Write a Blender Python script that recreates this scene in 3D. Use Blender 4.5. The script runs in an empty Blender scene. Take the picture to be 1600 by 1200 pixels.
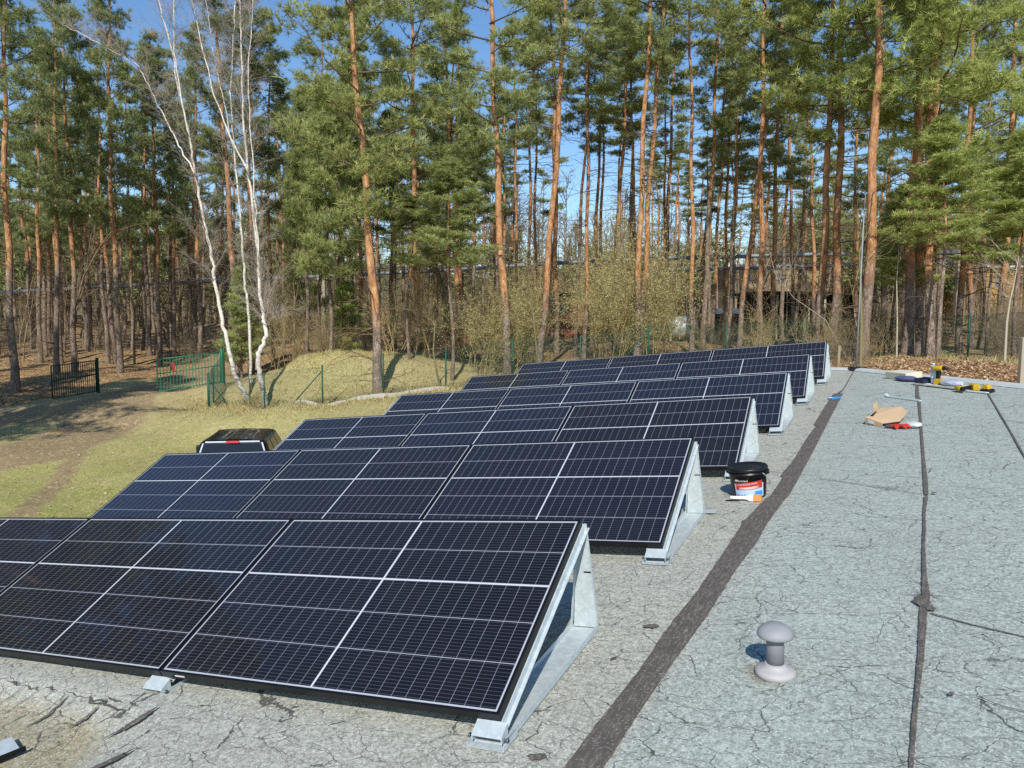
import bpy, bmesh, math, random
import numpy as np
from mathutils import Matrix, Vector, Euler
random.seed(7); rng = np.random.default_rng(11)
S = bpy.context.scene; COL = S.collection
PI = math.pi; R = math.radians

# ------------------------------------------------------------------ camera / world frame
F = 1203.04; PITCH = R(5.2); ROLL = R(0.3); CAMZ = 4.8
cam_d = bpy.data.cameras.new('camera'); cam = bpy.data.objects.new('camera', cam_d); COL.objects.link(cam)
cam_d.sensor_fit = 'HORIZONTAL'; cam_d.sensor_width = 36; cam_d.lens = 36 * F / 1600
cam_d.clip_start = .05; cam_d.clip_end = 2000
RW = Matrix.Rotation(PI/2 - PITCH, 3, 'X') @ Matrix.Rotation(ROLL, 3, 'Z')
cam.matrix_world = Matrix.Translation((0, 0, CAMZ)) @ RW.to_4x4()
S.camera = cam

def at(px, py, Y):
    """world point on the sight line (px, py) at distance Y in front of the building"""
    d = RW @ Vector(((px - 800) / F, -(py - 600) / F, -1))
    return Vector((0, 0, CAMZ)) + d * (Y / d.y)

# roof plane frame (the roof slopes down to the left)
RM = Matrix(((0.892034, 0.436395, -0.117617, 0.03319), (-0.439487, 0.898249, -0.000387, 3.0052), (0.105481, 0.052036, 0.993059, 3.27099), (0, 0, 0, 1)))

# ------------------------------------------------------------------ helpers
def lin(c):
    return tuple((v/12.92 if v <= .04045 else ((v+.055)/1.055)**2.4) for v in c)
def rgb(h):
    return lin(tuple(int(h[i:i+2], 16)/255 for i in (0, 2, 4))) + (1,)

def mesh_np(name, V, faces_by_n, mats=(), smooth=False, attr=None, mi=None):
    """V (n,3); faces_by_n list of int arrays (m,k)"""
    me = bpy.data.meshes.new(name)
    V = np.asarray(V, np.float32)
    me.vertices.add(len(V)); me.vertices.foreach_set('co', V.ravel())
    loops = np.concatenate([f.ravel() for f in faces_by_n]).astype(np.int32)
    tot = np.concatenate([np.full(len(f), f.shape[1], np.int32) for f in faces_by_n])
    start = np.concatenate(([0], np.cumsum(tot)[:-1])).astype(np.int32)
    me.loops.add(len(loops)); me.loops.foreach_set('vertex_index', loops)
    me.polygons.add(len(tot)); me.polygons.foreach_set('loop_start', start); me.polygons.foreach_set('loop_total', tot)
    if smooth: me.polygons.foreach_set('use_smooth', np.ones(len(tot), bool))
    for m in mats: me.materials.append(m)
    if mi is not None: me.polygons.foreach_set('material_index', np.asarray(mi, np.int32))
    if attr:
        for k, (dom, a) in attr.items():
            a = np.asarray(a, np.float32)
            at_ = me.attributes.new(k, 'FLOAT', dom); at_.data.foreach_set('value', a)
    me.update(calc_edges=True)
    return me

class MB:
    """collects simple shapes; build() links ONE mesh object"""
    def __init__(s): s.bm = bmesh.new()
    def box(s, lo, hi, mat=None, mi=0):
        lo, hi = Vector(lo), Vector(hi)
        P = [Vector((x, y, z)) for z in (lo.z, hi.z) for y in (lo.y, hi.y) for x in (lo.x, hi.x)]
        if mat is not None: P = [mat @ p for p in P]
        v = [s.bm.verts.new(p) for p in P]
        for f in ((0,2,3,1), (4,5,7,6), (0,1,5,4), (2,6,7,3), (0,4,6,2), (1,3,7,5)):
            s.bm.faces.new([v[i] for i in f]).material_index = mi
        return s
    def prism(s, pts, z0, z1, mat=None, mi=0):
        a = [Vector((x, y, z0)) for x, y in pts]; b = [Vector((x, y, z1)) for x, y in pts]
        if mat is not None: a = [mat @ p for p in a]; b = [mat @ p for p in b]
        a = [s.bm.verts.new(p) for p in a]; b = [s.bm.verts.new(p) for p in b]; n = len(a)
        s.bm.faces.new(a[::-1]).material_index = mi; s.bm.faces.new(b).material_index = mi
        for i in range(n): s.bm.faces.new((a[i], a[(i+1) % n], b[(i+1) % n], b[i])).material_index = mi
        return s
    def solid(s, bottom, top, mi=0):
        a = [s.bm.verts.new(Vector(p)) for p in bottom]; b = [s.bm.verts.new(Vector(p)) for p in top]; n = len(a)
        s.bm.faces.new(a[::-1]).material_index = mi; s.bm.faces.new(b).material_index = mi
        for i in range(n): s.bm.faces.new((a[i], a[(i+1) % n], b[(i+1) % n], b[i])).material_index = mi
        return s
    def tube(s, pts, rad, n=10, cap=True, mi=0):
        pts = [Vector(p) for p in pts]
        if not hasattr(rad, '__len__'): rad = [rad]*len(pts)
        rings = []; up = None
        for i, p in enumerate(pts):
            t = (pts[min(i+1, len(pts)-1)] - pts[max(i-1, 0)]).normalized()
            if up is None: up = t.orthogonal().normalized()
            up = (up - t*up.dot(t)).normalized(); w = t.cross(up)
            rings.append([s.bm.verts.new(p + (up*math.cos(2*PI*k/n) + w*math.sin(2*PI*k/n))*rad[i]) for k in range(n)])
        for a, b in zip(rings, rings[1:]):
            for k in range(n):
                f = s.bm.faces.new((a[k], a[(k+1) % n], b[(k+1) % n], b[k])); f.smooth = n > 5; f.material_index = mi
        if cap:
            s.bm.faces.new(rings[0][::-1]).material_index = mi; s.bm.faces.new(rings[-1]).material_index = mi
        return s
    def lathe(s, prof, n=32, mat=None, mi=0):
        rings = []
        for r, z in prof:
            ring = []
            for k in range(n):
                p = Vector((r*math.cos(2*PI*k/n), r*math.sin(2*PI*k/n), z))
                ring.append(s.bm.verts.new(mat @ p if mat is not None else p))
            rings.append(ring)
        for a, b in zip(rings, rings[1:]):
            for k in range(n):
                f = s.bm.faces.new((a[k], a[(k+1) % n], b[(k+1) % n], b[k])); f.smooth = True; f.material_index = mi
        s.bm.faces.new(rings[0][::-1]).material_index = mi; s.bm.faces.new(rings[-1]).material_index = mi
        return s
    def sheet(s, rows, thick=0, mi=0):
        """grid of points -> surface"""
        g = [[s.bm.verts.new(Vector(p)) for p in r] for r in rows]
        for a, b in zip(g, g[1:]):
            for k in range(len(a)-1):
                f = s.bm.faces.new((a[k], a[k+1], b[k+1], b[k])); f.smooth = True; f.material_index = mi
        return s
    def bevel(s, w, seg=2):
        bmesh.ops.bevel(s.bm, geom=s.bm.edges[:], offset=w, segments=seg, affect='EDGES', profile=.6, clamp_overlap=True)
        return s
    def mesh(s, name, mats):
        bmesh.ops.recalc_face_normals(s.bm, faces=s.bm.faces[:])
        me = bpy.data.meshes.new(name); s.bm.to_mesh(me); s.bm.free()
        for m in (mats if isinstance(mats, (list, tuple)) else [mats]): me.materials.append(m)
        return me
    def build(s, name, mats, parent=None, mw=None):
        return link(name, s.mesh(name, mats), parent, mw)

def link(name, me, parent=None, mw=None):
    o = bpy.data.objects.new(name, me); COL.objects.link(o)
    if parent is not None: o.parent = parent
    if mw is not None:
        if parent is not None: o.matrix_local = mw
        else: o.matrix_world = mw
    return o
def tag(o, label=None, cat=None, group=None, kind=None):
    if label: o['label'] = label
    if cat: o['category'] = cat
    if group: o['group'] = group
    if kind: o['kind'] = kind
    return o
def thing(name, label, cat, mw=None, group=None):
    o = bpy.data.objects.new(name, None); COL.objects.link(o); o.empty_display_size = .1
    if mw is not None: o.matrix_world = mw
    return tag(o, label, cat, group)
def T(x, y=0, z=0): return Matrix.Translation((x, y, z))
def RZ(a): return Matrix.Rotation(a, 4, 'Z')
def RX(a): return Matrix.Rotation(a, 4, 'X')
def RY(a): return Matrix.Rotation(a, 4, 'Y')
def copy_tree(o, parent=None):
    c = o.copy(); COL.objects.link(c)
    if parent is not None: c.parent = parent
    for ch in list(o.children): copy_tree(ch, c)
    return c

# ------------------------------------------------------------------ materials
class NT:
    def __init__(s, name):
        s.m = bpy.data.materials.new(name); s.m.use_nodes = True; s.t = s.m.node_tree
        s.b = s.t.nodes['Principled BSDF']; s.out = s.t.nodes['Material Output']
    def n(s, typ, **kw):
        x = s.t.nodes.new(typ)
        for k, v in kw.items(): setattr(x, k, v)
        return x
    def l(s, a, b): s.t.links.new(a, b)
    def set(s, sock, v):
        if isinstance(v, bpy.types.NodeSocket): s.l(v, sock)
        else: sock.default_value = v
    def math(s, op, a, b=0, c=0, clamp=False):
        x = s.n('ShaderNodeMath', operation=op); x.use_clamp = clamp
        for i, v in enumerate((a, b, c)): s.set(x.inputs[i], v)
        return x.outputs[0]
    def mix(s, f, a, b, blend='MIX'):
        x = s.n('ShaderNodeMix', data_type='RGBA', blend_type=blend)
        s.set(x.inputs[0], f); s.set(x.inputs[6], a); s.set(x.inputs[7], b)
        return x.outputs[2]
    def ramp(s, f, stops):
        x = s.n('ShaderNodeValToRGB'); e = x.color_ramp.elements
        while len(e) < len(stops): e.new(.5)
        for i, (p, c) in enumerate(stops):
            e[i].position = p; e[i].color = c if hasattr(c, '__len__') else (c, c, c, 1)
        s.set(x.inputs[0], f); return x.outputs[0]
    def coord(s, which='Object'): return s.n('ShaderNodeTexCoord').outputs[which]
    def mapping(s, v, scale=(1,1,1), loc=(0,0,0), rot=(0,0,0)):
        x = s.n('ShaderNodeMapping'); s.l(v, x.inputs[0])
        x.inputs['Scale'].default_value = scale; x.inputs['Location'].default_value = loc; x.inputs['Rotation'].default_value = rot
        return x.outputs[0]
    def noise(s, v, scale, detail=4, rough=.55, dist=0, out=0):
        x = s.n('ShaderNodeTexNoise'); s.l(v, x.inputs['Vector'])
        x.inputs['Scale'].default_value = scale; x.inputs['Detail'].default_value = detail
        x.inputs['Roughness'].default_value = rough; x.inputs['Distortion'].default_value = dist
        return x.outputs[out]
    def voronoi(s, v, scale, feature='F1', rnd=1):
        x = s.n('ShaderNodeTexVoronoi', feature=feature); s.l(v, x.inputs['Vector'])
        x.inputs['Scale'].default_value = scale; x.inputs['Randomness'].default_value = rnd
        return x.outputs
    def attr(s, name):
        return s.n('ShaderNodeAttribute', attribute_name=name).outputs['Fac']
    def bump(s, h, strength=.3, dist=.01):
        x = s.n('ShaderNodeBump'); s.set(x.inputs['Height'], h)
        x.inputs['Strength'].default_value = strength; x.inputs['Distance'].default_value = dist
        s.l(x.outputs[0], s.b.inputs['Normal'])
    def p(s, color=None, rough=None, metal=None, spec=None):
        if color is not None: s.set(s.b.inputs['Base Color'], color)
        if rough is not None: s.set(s.b.inputs['Roughness'], rough)
        if metal is not None: s.set(s.b.inputs['Metallic'], metal)
        if spec is not None: s.b.inputs['Specular IOR Level'].default_value = spec
        return s

def simple(name, hexc, rough=.6, metal=0, var=.15, scale=8, spec=.4):
    k = NT(name); c = rgb(hexc)
    nz = k.noise(k.coord(), scale, 5)
    col = k.mix(nz, tuple(v*(1-var) for v in c[:3])+(1,), tuple(min(1, v*(1+var)) for v in c[:3])+(1,))
    k.p(col, k.math('MULTIPLY_ADD', nz, .2, rough-.1), metal, spec)
    return k.m

# ------------------------------------------------------------------ roof material
def roof_material():
    k = NT('granule_bitumen'); v = k.coord()
    tint = k.attr('tint'); wet = k.attr('wet')
    warp = k.noise(v, 3.2, 5, .65, out=1)
    vw = k.n('ShaderNodeMix', data_type='VECTOR'); vw.inputs[0].default_value = .13
    k.l(v, vw.inputs[4]); k.l(warp, vw.inputs[5]); vw = vw.outputs[1]
    warm = k.mix(k.noise(v, 1.3, 6, .6), rgb('97988d'), rgb('adada1'))
    cool = k.mix(k.noise(v, 1.7, 6, .6), rgb('8f968f'), rgb('a6ada6'))
    base = k.mix(tint, warm, cool)
    base = k.mix(k.math('MULTIPLY', wet, k.math('ADD', .35, k.noise(v, 5, 5)), clamp=True), base, rgb('958b70'))
    base = k.mix(k.math('MULTIPLY', k.ramp(k.noise(v, 2.4, 6, .7), ((.5, 0.), (.8, 1.))), .35), base, rgb('8d938c'))
    st = k.ramp(k.noise(k.mapping(v, (.5, 3.2, 1)), 1.6, 6, .7), ((.45, 0.), (.75, 1.)))
    base = k.mix(k.math('MULTIPLY', st, .18), base, rgb('8a8a7e'))
    dv = k.n('ShaderNodeVectorMath', operation='DISTANCE'); k.l(v, dv.inputs[0]); dv.inputs[1].default_value = (.935, .39, 0)
    ring = k.math('MULTIPLY', k.ramp(k.math('ADD', dv.outputs['Value'], k.math('MULTIPLY', k.noise(v, 14, 4), .08)), ((.10, 1.), (.17, 0.))), .6)
    base = k.mix(ring, base, rgb('7d7258'))
    # granules
    g = k.voronoi(v, 210)['Color']; gs = k.n('ShaderNodeSeparateColor'); k.l(g, gs.inputs[0]); gr = gs.outputs[0]
    g2 = k.voronoi(v, 75)['Color']; gs2 = k.n('ShaderNodeSeparateColor'); k.l(g2, gs2.inputs[0])
    gran = k.math('MULTIPLY_ADD', gr, .55, k.math('MULTIPLY', gs2.outputs[1], .55))
    base = k.mix(.75, base, k.mix(gran, k.mix(1., base, (.36, .36, .36, 1), 'MULTIPLY'), k.mix(1., base, (1.66, 1.66, 1.63, 1), 'MULTIPLY')))
    white = k.math('GREATER_THAN', gr, .93)
    base = k.mix(k.math('MULTIPLY', white, .5), base, rgb('d8dedb'))
    # cracks: alligator pattern, broken up by noise, stretched across the sheets
    m1 = k.mapping(vw, (2.2, 4.6, 1)); e1 = k.voronoi(m1, 1.25, 'DISTANCE_TO_EDGE')['Distance']
    m2 = k.mapping(vw, (1.0, 1.9, 1), (3.1, 1.7, 0)); e2 = k.voronoi(m2, 5.2, 'DISTANCE_TO_EDGE')['Distance']
    n1 = k.ramp(k.noise(v, 1.9, 4, .6), ((.33, 0.), (.62, 1.)))
    n2 = k.ramp(k.noise(k.mapping(v, (1, 1, 1), (9, 4, 0)), 2.6, 4, .6), ((.27, .0), (.55, 1.)))
    fine = k.math('MULTIPLY_ADD', k.noise(v, 30, 3), 1.6, .2)
    c1 = k.math('LESS_THAN', e1, k.math('MULTIPLY', k.math('MULTIPLY', n1, fine), .0066))
    c2 = k.math('LESS_THAN', e2, k.math('MULTIPLY', k.math('MULTIPLY', n2, fine), .0098))
    cr = k.math('MAXIMUM', c1, k.math('MULTIPLY', c2, .8))
    base = k.mix(k.math('MULTIPLY', cr, .8), base, rgb('363635'))
    k.p(base, .93, 0, .25)
    h = k.math('SUBTRACT', k.math('MULTIPLY', gran, .25), cr)
    k.bump(h, .55, .004)
    return k.m
M_roof = roof_material()

def tar_material():
    k = NT('fresh_bitumen'); v = k.coord()
    n = k.noise(v, 9, 6, .7); s = k.noise(k.mapping(v, (26, 3, 1)), 3, 5, .7)
    c = k.mix(n, rgb('45403b'), rgb('6a635b'))
    c = k.mix(k.math('MULTIPLY', k.ramp(s, ((.5, 0.), (.68, 1.))), .7), c, rgb('8a8379'))
    g = k.voronoi(v, 160)['Color']; gs = k.n('ShaderNodeSeparateColor'); k.l(g, gs.inputs[0])
    c = k.mix(k.math('MULTIPLY', k.math('GREATER_THAN', gs.outputs[0], .9), .45), c, rgb('a09c98'))
    k.p(c, .8, 0, .3); k.bump(k.math('ADD', s, gs.outputs[0]), .5, .004)
    return k.m
M_tar = tar_material()

def galv_material():
    k = NT('galvanised_steel'); v = k.coord()
    sp = k.voronoi(v, 45)['Color']; ss = k.n('ShaderNodeSeparateColor'); k.l(sp, ss.inputs[0])
    n = k.noise(v, 14, 5)
    c = k.mix(k.math('MULTIPLY_ADD', ss.outputs[0], .45, k.math('MULTIPLY', n, .5)), rgb('b2bfc2'), rgb('d9e1e2'))
    k.p(c, k.math('MULTIPLY_ADD', n, .25, .38), .30, .5)
    return k.m
M_galv = galv_material()

def cell_material():
    """130 dark cells: 26 x 5, thin white gaps, wide gap at the centre and between the 2nd and 3rd string"""
    k = NT('solar_cells')
    uv = k.n('ShaderNodeUVMap').outputs[0]
    sx = k.n('ShaderNodeSeparateXYZ'); k.l(uv, sx.inputs[0]); u, v = sx.outputs[0], sx.outputs[1]   # 0..26, 0..5
    def line(x, cell_m, half_m):
        fr = k.math('FRACT', x); d = k.math('MINIMUM', fr, k.math('SUBTRACT', 1, fr))
        return k.math('LESS_THAN', d, half_m/cell_m)
    def at_(x, pos, cell_m, half_m):
        return k.math('LESS_THAN', k.math('ABSOLUTE', k.math('SUBTRACT', x, pos)), half_m/cell_m)
    cu, cv = 1.715/26, 1.042/5
    lu = line(u, cu, .0010); lv = line(v, cv, .0016)
    wide = k.math('MAXIMUM', at_(u, 13, cu, .0052), at_(v, 3, cv, .0052))
    bus = k.math('LESS_THAN', k.math('ABSOLUTE', k.math('SUBTRACT', k.math('FRACT', k.math('MULTIPLY', v, 12)), .5)), .0007*12/cv)
    cell = k.n('ShaderNodeTexWhiteNoise', noise_dimensions='3D')
    oi = k.n('ShaderNodeObjectInfo')
    cb = k.n('ShaderNodeCombineXYZ'); k.l(k.math('FLOOR', u), cb.inputs[0]); k.l(k.math('FLOOR', v), cb.inputs[1]); k.l(oi.outputs['Random'], cb.inputs[2])
    k.l(cb.outputs[0], cell.inputs[0])
    c = k.mix(cell.outputs[0], rgb('05070f'), rgb('0a0910'))
    c = k.mix(oi.outputs['Random'], c, k.mix(.5, c, rgb('101a33')))
    c = k.mix(k.math('MULTIPLY', bus, .22), c, rgb('a8abb8'))
    c = k.mix(k.math('MAXIMUM', k.math('MULTIPLY', lu, .6), lv), c, rgb('a3a6b2'))
    c = k.mix(wide, c, rgb('c0c4ca'))
    # dust on the glass
    dust = k.math('MULTIPLY', k.noise(k.coord(), 3, 5, .6), .028)
    c = k.mix(dust, c, rgb('9a958c'))
    k.p(c, .5, 0, .12)
    k.b.inputs['Coat Weight'].default_value = .85; k.b.inputs['Coat Roughness'].default_value = .03; k.b.inputs['Coat IOR'].default_value = 1.37
    return k.m
M_cell = cell_material()
M_black = simple('black_anodised', '141517', .42, .3, .1, 20)
M_blackp = simple('black_plastic', '17181a', .38, 0, .1, 20)
M_white = simple('white_plastic', 'dfe0de', .45, 0, .05)
M_greyp = simple('grey_plastic', '8f9193', .6, 0, .2, 14)
M_greypipe = simple('grey_pipe', '85868a', .55, .2, .25, 18)
M_bolt = simple('bolt_steel', '6e7478', .4, .8, .1)
M_yellow = simple('yellow_plastic', 'bd9a22', .5, 0, .25, 30)
M_red = simple('red_fabric', 'c2332c', .8, 0, .2, 30)
M_redp = simple('red_print', 'b8342c', .5, 0, .05)
M_orange = simple('orange_bristle', 'c98a4a', .8, 0, .25, 60)
M_card = simple('cardboard', 'c9ab86', .85, 0, .1, 12)
M_blue = simple('blue_plastic', '3a93d8', .5, 0, .1)
M_ltblue = simple('pale_blue_print', 'b7cdea', .5, 0, .15, 25)
M_navy = simple('navy_plastic', '1f2b45', .5, 0, .15, 10)
M_film = simple('clear_film', 'b4bac6', .2, 0, .25, 40)
M_cream = simple('cream_board', 'cfc8b2', .8, 0, .1)
M_coping = simple('coping_metal', 'c3c7c3', .6, .1, .15, 5)
M_wall = simple('render_wall', 'b9b4a6', .9, 0, .12, 3)
M_wire = simple('fence_green', '1f5140', .6, .1, .2, 6)
M_gate = simple('gate_green', '2d7a5b', .55, .1, .15, 6)
M_gate_shaded = simple('gate_green_shaded', '12362b', .6, .1, .2, 6)  # gate green darkened, shade on the open leaf put into its colour
M_conc = simple('concrete', 'a7a294', .9, 0, .2, 8)

# ------------------------------------------------------------------ the roof
SL = [(.36,-1.9),(.37,-.9),(.376,-.435),(.393,-.088),(.424,.332),(.426,.647),(.461,1.178),(.475,1.626),(.489,2.315),(.478,2.42),(.496,2.46),(.55,2.974),(.573,3.063),(.591,3.609),(.565,3.66),(.578,3.848),(.605,4.18),(.615,4.7),(.63,5.339),(.66,5.883),(.63,5.95),(.64,6.65),(.681,8.228)]
SR = [(.48,-1.9),(.50,-.9),(.513,-.397),(.527,-.046),(.547,.339),(.577,.751),(.59,.964),(.609,1.498),(.649,2.03),(.654,2.377),(.695,2.978),(.711,3.065),(.726,3.606),(.751,4.747),(.778,6.477),(.813,8.27)]
POLY = [(-5.35,-7), (7.5,-7), (7.5,.75), (2.766,7.985), (.867,10.884), (-.1,11.66), (-5.35,12.2)]
def gully(x, y):
    """shallow sunken outlet at the near left of the roof"""
    u = (x + 2.25)/.98; w = (y + 1.06)/.60
    d = (np.abs(u)**3.2 + np.abs(w)**3.2)**(1/3.2)
    t = np.clip((1.02 - d)/.42, 0, 1); t = t*t*(3 - 2*t)
    return t
building = thing('flat_roof_building', 'low flat roofed building with cracked grey bitumen roof under the solar panels', 'building', RM)
def make_roof():
    bm = bmesh.new()
    xs = np.concatenate([np.arange(-5.6, -3.3, .25), np.arange(-3.3, -.8, .035), np.arange(-.8, 7.8, .2)])
    ys = np.concatenate([np.arange(-7.2, -1.9, .25), np.arange(-1.9, -.2, .035), np.arange(-.2, 12.5, .2)])
    X, Y = np.meshgrid(xs, ys)
    Z = -.055*gully(X, Y)
    und = .004*np.sin(X*3.1+Y*1.7)*np.sin(Y*2.3)
    Z = Z + und - .004
    grid = [[bm.verts.new((X[j, i], Y[j, i], Z[j, i])) for i in range(len(xs))] for j in range(len(ys))]
    for j in range(len(ys)-1):
        for i in range(len(xs)-1):
            bm.faces.new((grid[j][i], grid[j][i+1], grid[j+1][i+1], grid[j+1][i])).smooth = True
    n = len(POLY)
    for i in range(n):
        a, b = Vector(POLY[i]+(0,)), Vector(POLY[(i+1) % n]+(0,)); d = b - a
        bmesh.ops.bisect_plane(bm, geom=bm.verts[:]+bm.edges[:]+bm.faces[:], plane_co=a, plane_no=Vector((d.y, -d.x, 0)), clear_outer=True)
    me = bpy.data.meshes.new('roof_sheet'); bm.to_mesh(me); bm.free(); me.materials.append(M_roof)
    co = np.empty(len(me.vertices)*3, np.float32); me.vertices.foreach_get('co', co); co = co.reshape(-1, 3)
    sx = np.interp(co[:, 1], [p[1] for p in SL], [p[0] for p in SL])
    t = np.clip((co[:, 0] - sx)/.25, 0, 1)
    a = me.attributes.new('tint', 'FLOAT', 'POINT'); a.data.foreach_set('value', t.astype(np.float32))
    g = gully(co[:, 0], co[:, 1]); w = np.clip((g-.35)*1.8, 0, 1)
    a = me.attributes.new('wet', 'FLOAT', 'POINT'); a.data.foreach_set('value', w.astype(np.float32))
    link('roof_sheet', me, building)
make_roof()
# walls under the roof edge
wb = MB(); n = len(POLY)
inner = [Vector((x, y, -.03)) for x, y in POLY]
for i in range(n):
    a, b = inner[i], inner[(i+1) % n]; d = (b-a).normalized(); nrm = Vector((-d.y, d.x, 0))*.25
    wb.solid([a + Vector((0,0,-4.6)), b + Vector((0,0,-4.6)), b+nrm+Vector((0,0,-4.6)), a+nrm+Vector((0,0,-4.6))], [a, b, b+nrm-d*.0, a+nrm])
wb.build('wall', M_wall, building)
# light metal trim along the roof edge
for i in range(n):
    a, b = Vector(POLY[i]+(0,)), Vector(POLY[(i+1) % n]+(0,)); d = (b-a).normalized(); nr = Vector((-d.y, d.x, 0))
    e = MB()
    o1 = -nr*.03
    e.solid([a+o1+Vector((0,0,-.12)), b+o1+Vector((0,0,-.12)), b+nr*.09+Vector((0,0,.002)), a+nr*.09+Vector((0,0,.002))],
            [a+o1+Vector((0,0,.035)), b+o1+Vector((0,0,.035)), b+nr*.06+Vector((0,0,.032)), a+nr*.06+Vector((0,0,.032))])
    if i in (2, 3, 4, 5): e.build('edge_trim', M_coping, building)
    else: e.bm.free()

def strip(left, right, z, name, mat, jag=0, sub=.03):
    """flat sheet on the roof between two outlines given along y, with a ragged edge"""
    y0, y1 = max(left[0][1], right[0][1]), min(left[-1][1], right[-1][1])
    ys = np.arange(y0, y1, sub)
    l = np.interp(ys, [p[1] for p in left], [p[0] for p in left]) - np.abs(rng.normal(0, jag, len(ys)))
    r = np.interp(ys, [p[1] for p in right], [p[0] for p in right]) + np.abs(rng.normal(0, jag*.6, len(ys)))
    rows = [[(a, y, z), ((a+b)/2, y, z+.0035), (b, y, z)] for a, b, y in zip(l, r, ys)]
    m = MB(); m.sheet(rows); return m.build(name, mat, building)
strip([(x+.006, y) for x, y in SL], [(x-.008, y) for x, y in SR], .0045, 'tar_patch_strip', M_tar, .0032)
def seam(pts, w, z=.0045, name='sheet_seam', jag=.0015):
    P = [Vector((x, y, 0)) for x, y in pts]; rows = []
    for i, p in enumerate(P[:-1]):
        q = P[i+1]; wd0, wd1 = (w[i], w[i+1]) if hasattr(w, '__len__') else (w, w)
        L = (q-p).length; d = (q-p)/L; nr = Vector((-d.y, d.x, 0)); k = max(2, int(L/.025))
        for s in range(k + (i == len(P)-2)):
            t = s/k; c = p + d*L*t; h = (wd0 + (wd1-wd0)*t)*.34
            a = c + nr*(h + abs(random.gauss(0, jag))); b = c - nr*(h + abs(random.gauss(0, jag)))
            rows.append([(a.x, a.y, z), (c.x, c.y, z+.002), (b.x, b.y, z)])
    m = MB(); m.sheet(rows); return m.build(name, M_tar, building)
seam([(.745,8.25), (.788,8.6), (.838,10.75)], [.05, .02, .02])
seam([(1.40,-1.8), (1.405,-.8), (1.419,-.106), (1.439,.225), (1.469,.645), (1.49,1.06), (1.51,1.3), (1.512,1.54), (1.523,1.95), (1.54,2.35), (1.551,2.694), (1.575,3.06)],
     [.014, .014, .016, .02, .03, .045, .048, .030, .022, .02, .024, .032], .0045)
seam([(1.578,3.10), (1.588,3.524), (1.60,4.3), (1.618,5.22), (1.646,6.673), (1.655,7.2)], [.038, .04, .03, .03, .035, .05], .005)
seam([(1.66,7.3), (1.65,7.623), (1.67,8.4), (1.69,9.5)], [.07, .06, .05, .045], .005)
seam([(1.62,9.33), (1.69,9.5), (1.735,9.4)], [.05, .05, .05], .0075)
seam([(2.40,8.4), (2.388,8.266), (2.355,7.078), (2.328,5.873), (2.304,4.994), (2.285,4.284), (2.25,2), (2.22,-2)], .016)
seam([(.868,3.579), (1.231,3.34), (1.56,3.114)], .008, jag=.001)
seam([(.42,3.832), (.52,3.80), (.575,3.78)], .007, jag=.001)
seam([(2.34,5.82), (2.469,5.703), (3.2,5.1)], .012, jag=.001)
seam([(1.52,1.076), (1.668,.982), (1.844,.895), (2.5,.6)], [.012, .012, .01, .008], jag=.001)
seam([(1.64,.35), (1.70,.305), (1.765,.284), (2.3,.1)], [.004, .005, .006, .004], jag=.001)
# blobs and scuffs of bitumen
def blob(x, y, r, sx=1, a=0, name='tar_smear', z=.0085):
    pts = []
    for k in range(22):
        t = 2*PI*k/22; rr = r*(.6+.55*random.random())
        p = Vector((math.cos(t)*rr*sx, math.sin(t)*rr, 0)); p.rotate(Euler((0,0,a))); pts.append((x+p.x, y+p.y))
    m = MB(); c = m.bm.verts.new((x, y, z+.001)); v = [m.bm.verts.new((px, py, z)) for px, py in pts]
    for i in range(22): m.bm.faces.new((c, v[i], v[(i+1) % 22]))
    return m.build(name, M_tar, building)
blob(1.49, 1.2, .085, .5, .05, z=.0095); blob(1.52, 1.13, .05, .45, .2, z=.0105); blob(.357, .70, .026, 1.7, .3); blob(.29, .35, .012, 1.5, 1)
blob(.262, -.405, .025, 1.6, .5, z=.003); blob(1.555, .345, .012, 1.3, 1.2); blob(1.625, 3.14, .022, .8, .4)
# tears along the gully rim
def tear(pts, w):
    P = [Vector((x, y, float(-.055*gully(np.array(x), np.array(y))))) for x, y in pts]
    rows = []
    for i in range(len(P)):
        d = (P[min(i+1, len(P)-1)] - P[max(0, i-1)]).normalized(); nr = Vector((-d.y, d.x, 0))
        h = w*math.sin(PI*(i+.3)/(len(P)-.4))*.5
        rows.append([P[i]+nr*h+Vector((0,0,.007)), P[i]-nr*h+Vector((0,0,.007))])
    m = MB(); m.sheet(rows); m.build('roof_tear', M_tar, building)
def arc(a, b, bend, n=14, j=.008):
    out = []
    for i in range(n):
        t = i/(n-1); x = a[0]+(b[0]-a[0])*t; y = a[1]+(b[1]-a[1])*t
        out.append((x + bend*math.sin(PI*t) + random.gauss(0, j*.5), y + random.gauss(0, j)))
    return out
tear(arc((-1.51,-.515), (-1.56,-.735), .03), .04)
tear(arc((-1.30,-.78), (-1.40,-1.0), .02), .035)
tear(arc((-2.09,-.53), (-2.10,-.74), .015), .022)
tear(arc((-1.83,-.56), (-1.86,-.70), .01), .02)
for q in range(9): tear(arc((-2.9+q*.15,-.515+random.uniform(-.012,.012)), (-2.9+q*.15+random.uniform(.08,.2),-.52+random.uniform(-.015,.015)), 0, 9, .006), random.uniform(.006,.012))
tear(arc((-2.0,-.53), (-1.6,-.575), 0, 20, .01), .014)
for i in range(8):
    x = -2.7 + i*.14 + random.uniform(-.05, .05)
    tear(arc((x, -.52), (x-random.uniform(.0, .05), -.52-random.uniform(.05, .2)), .01, 8, .006), .0045)

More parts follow.
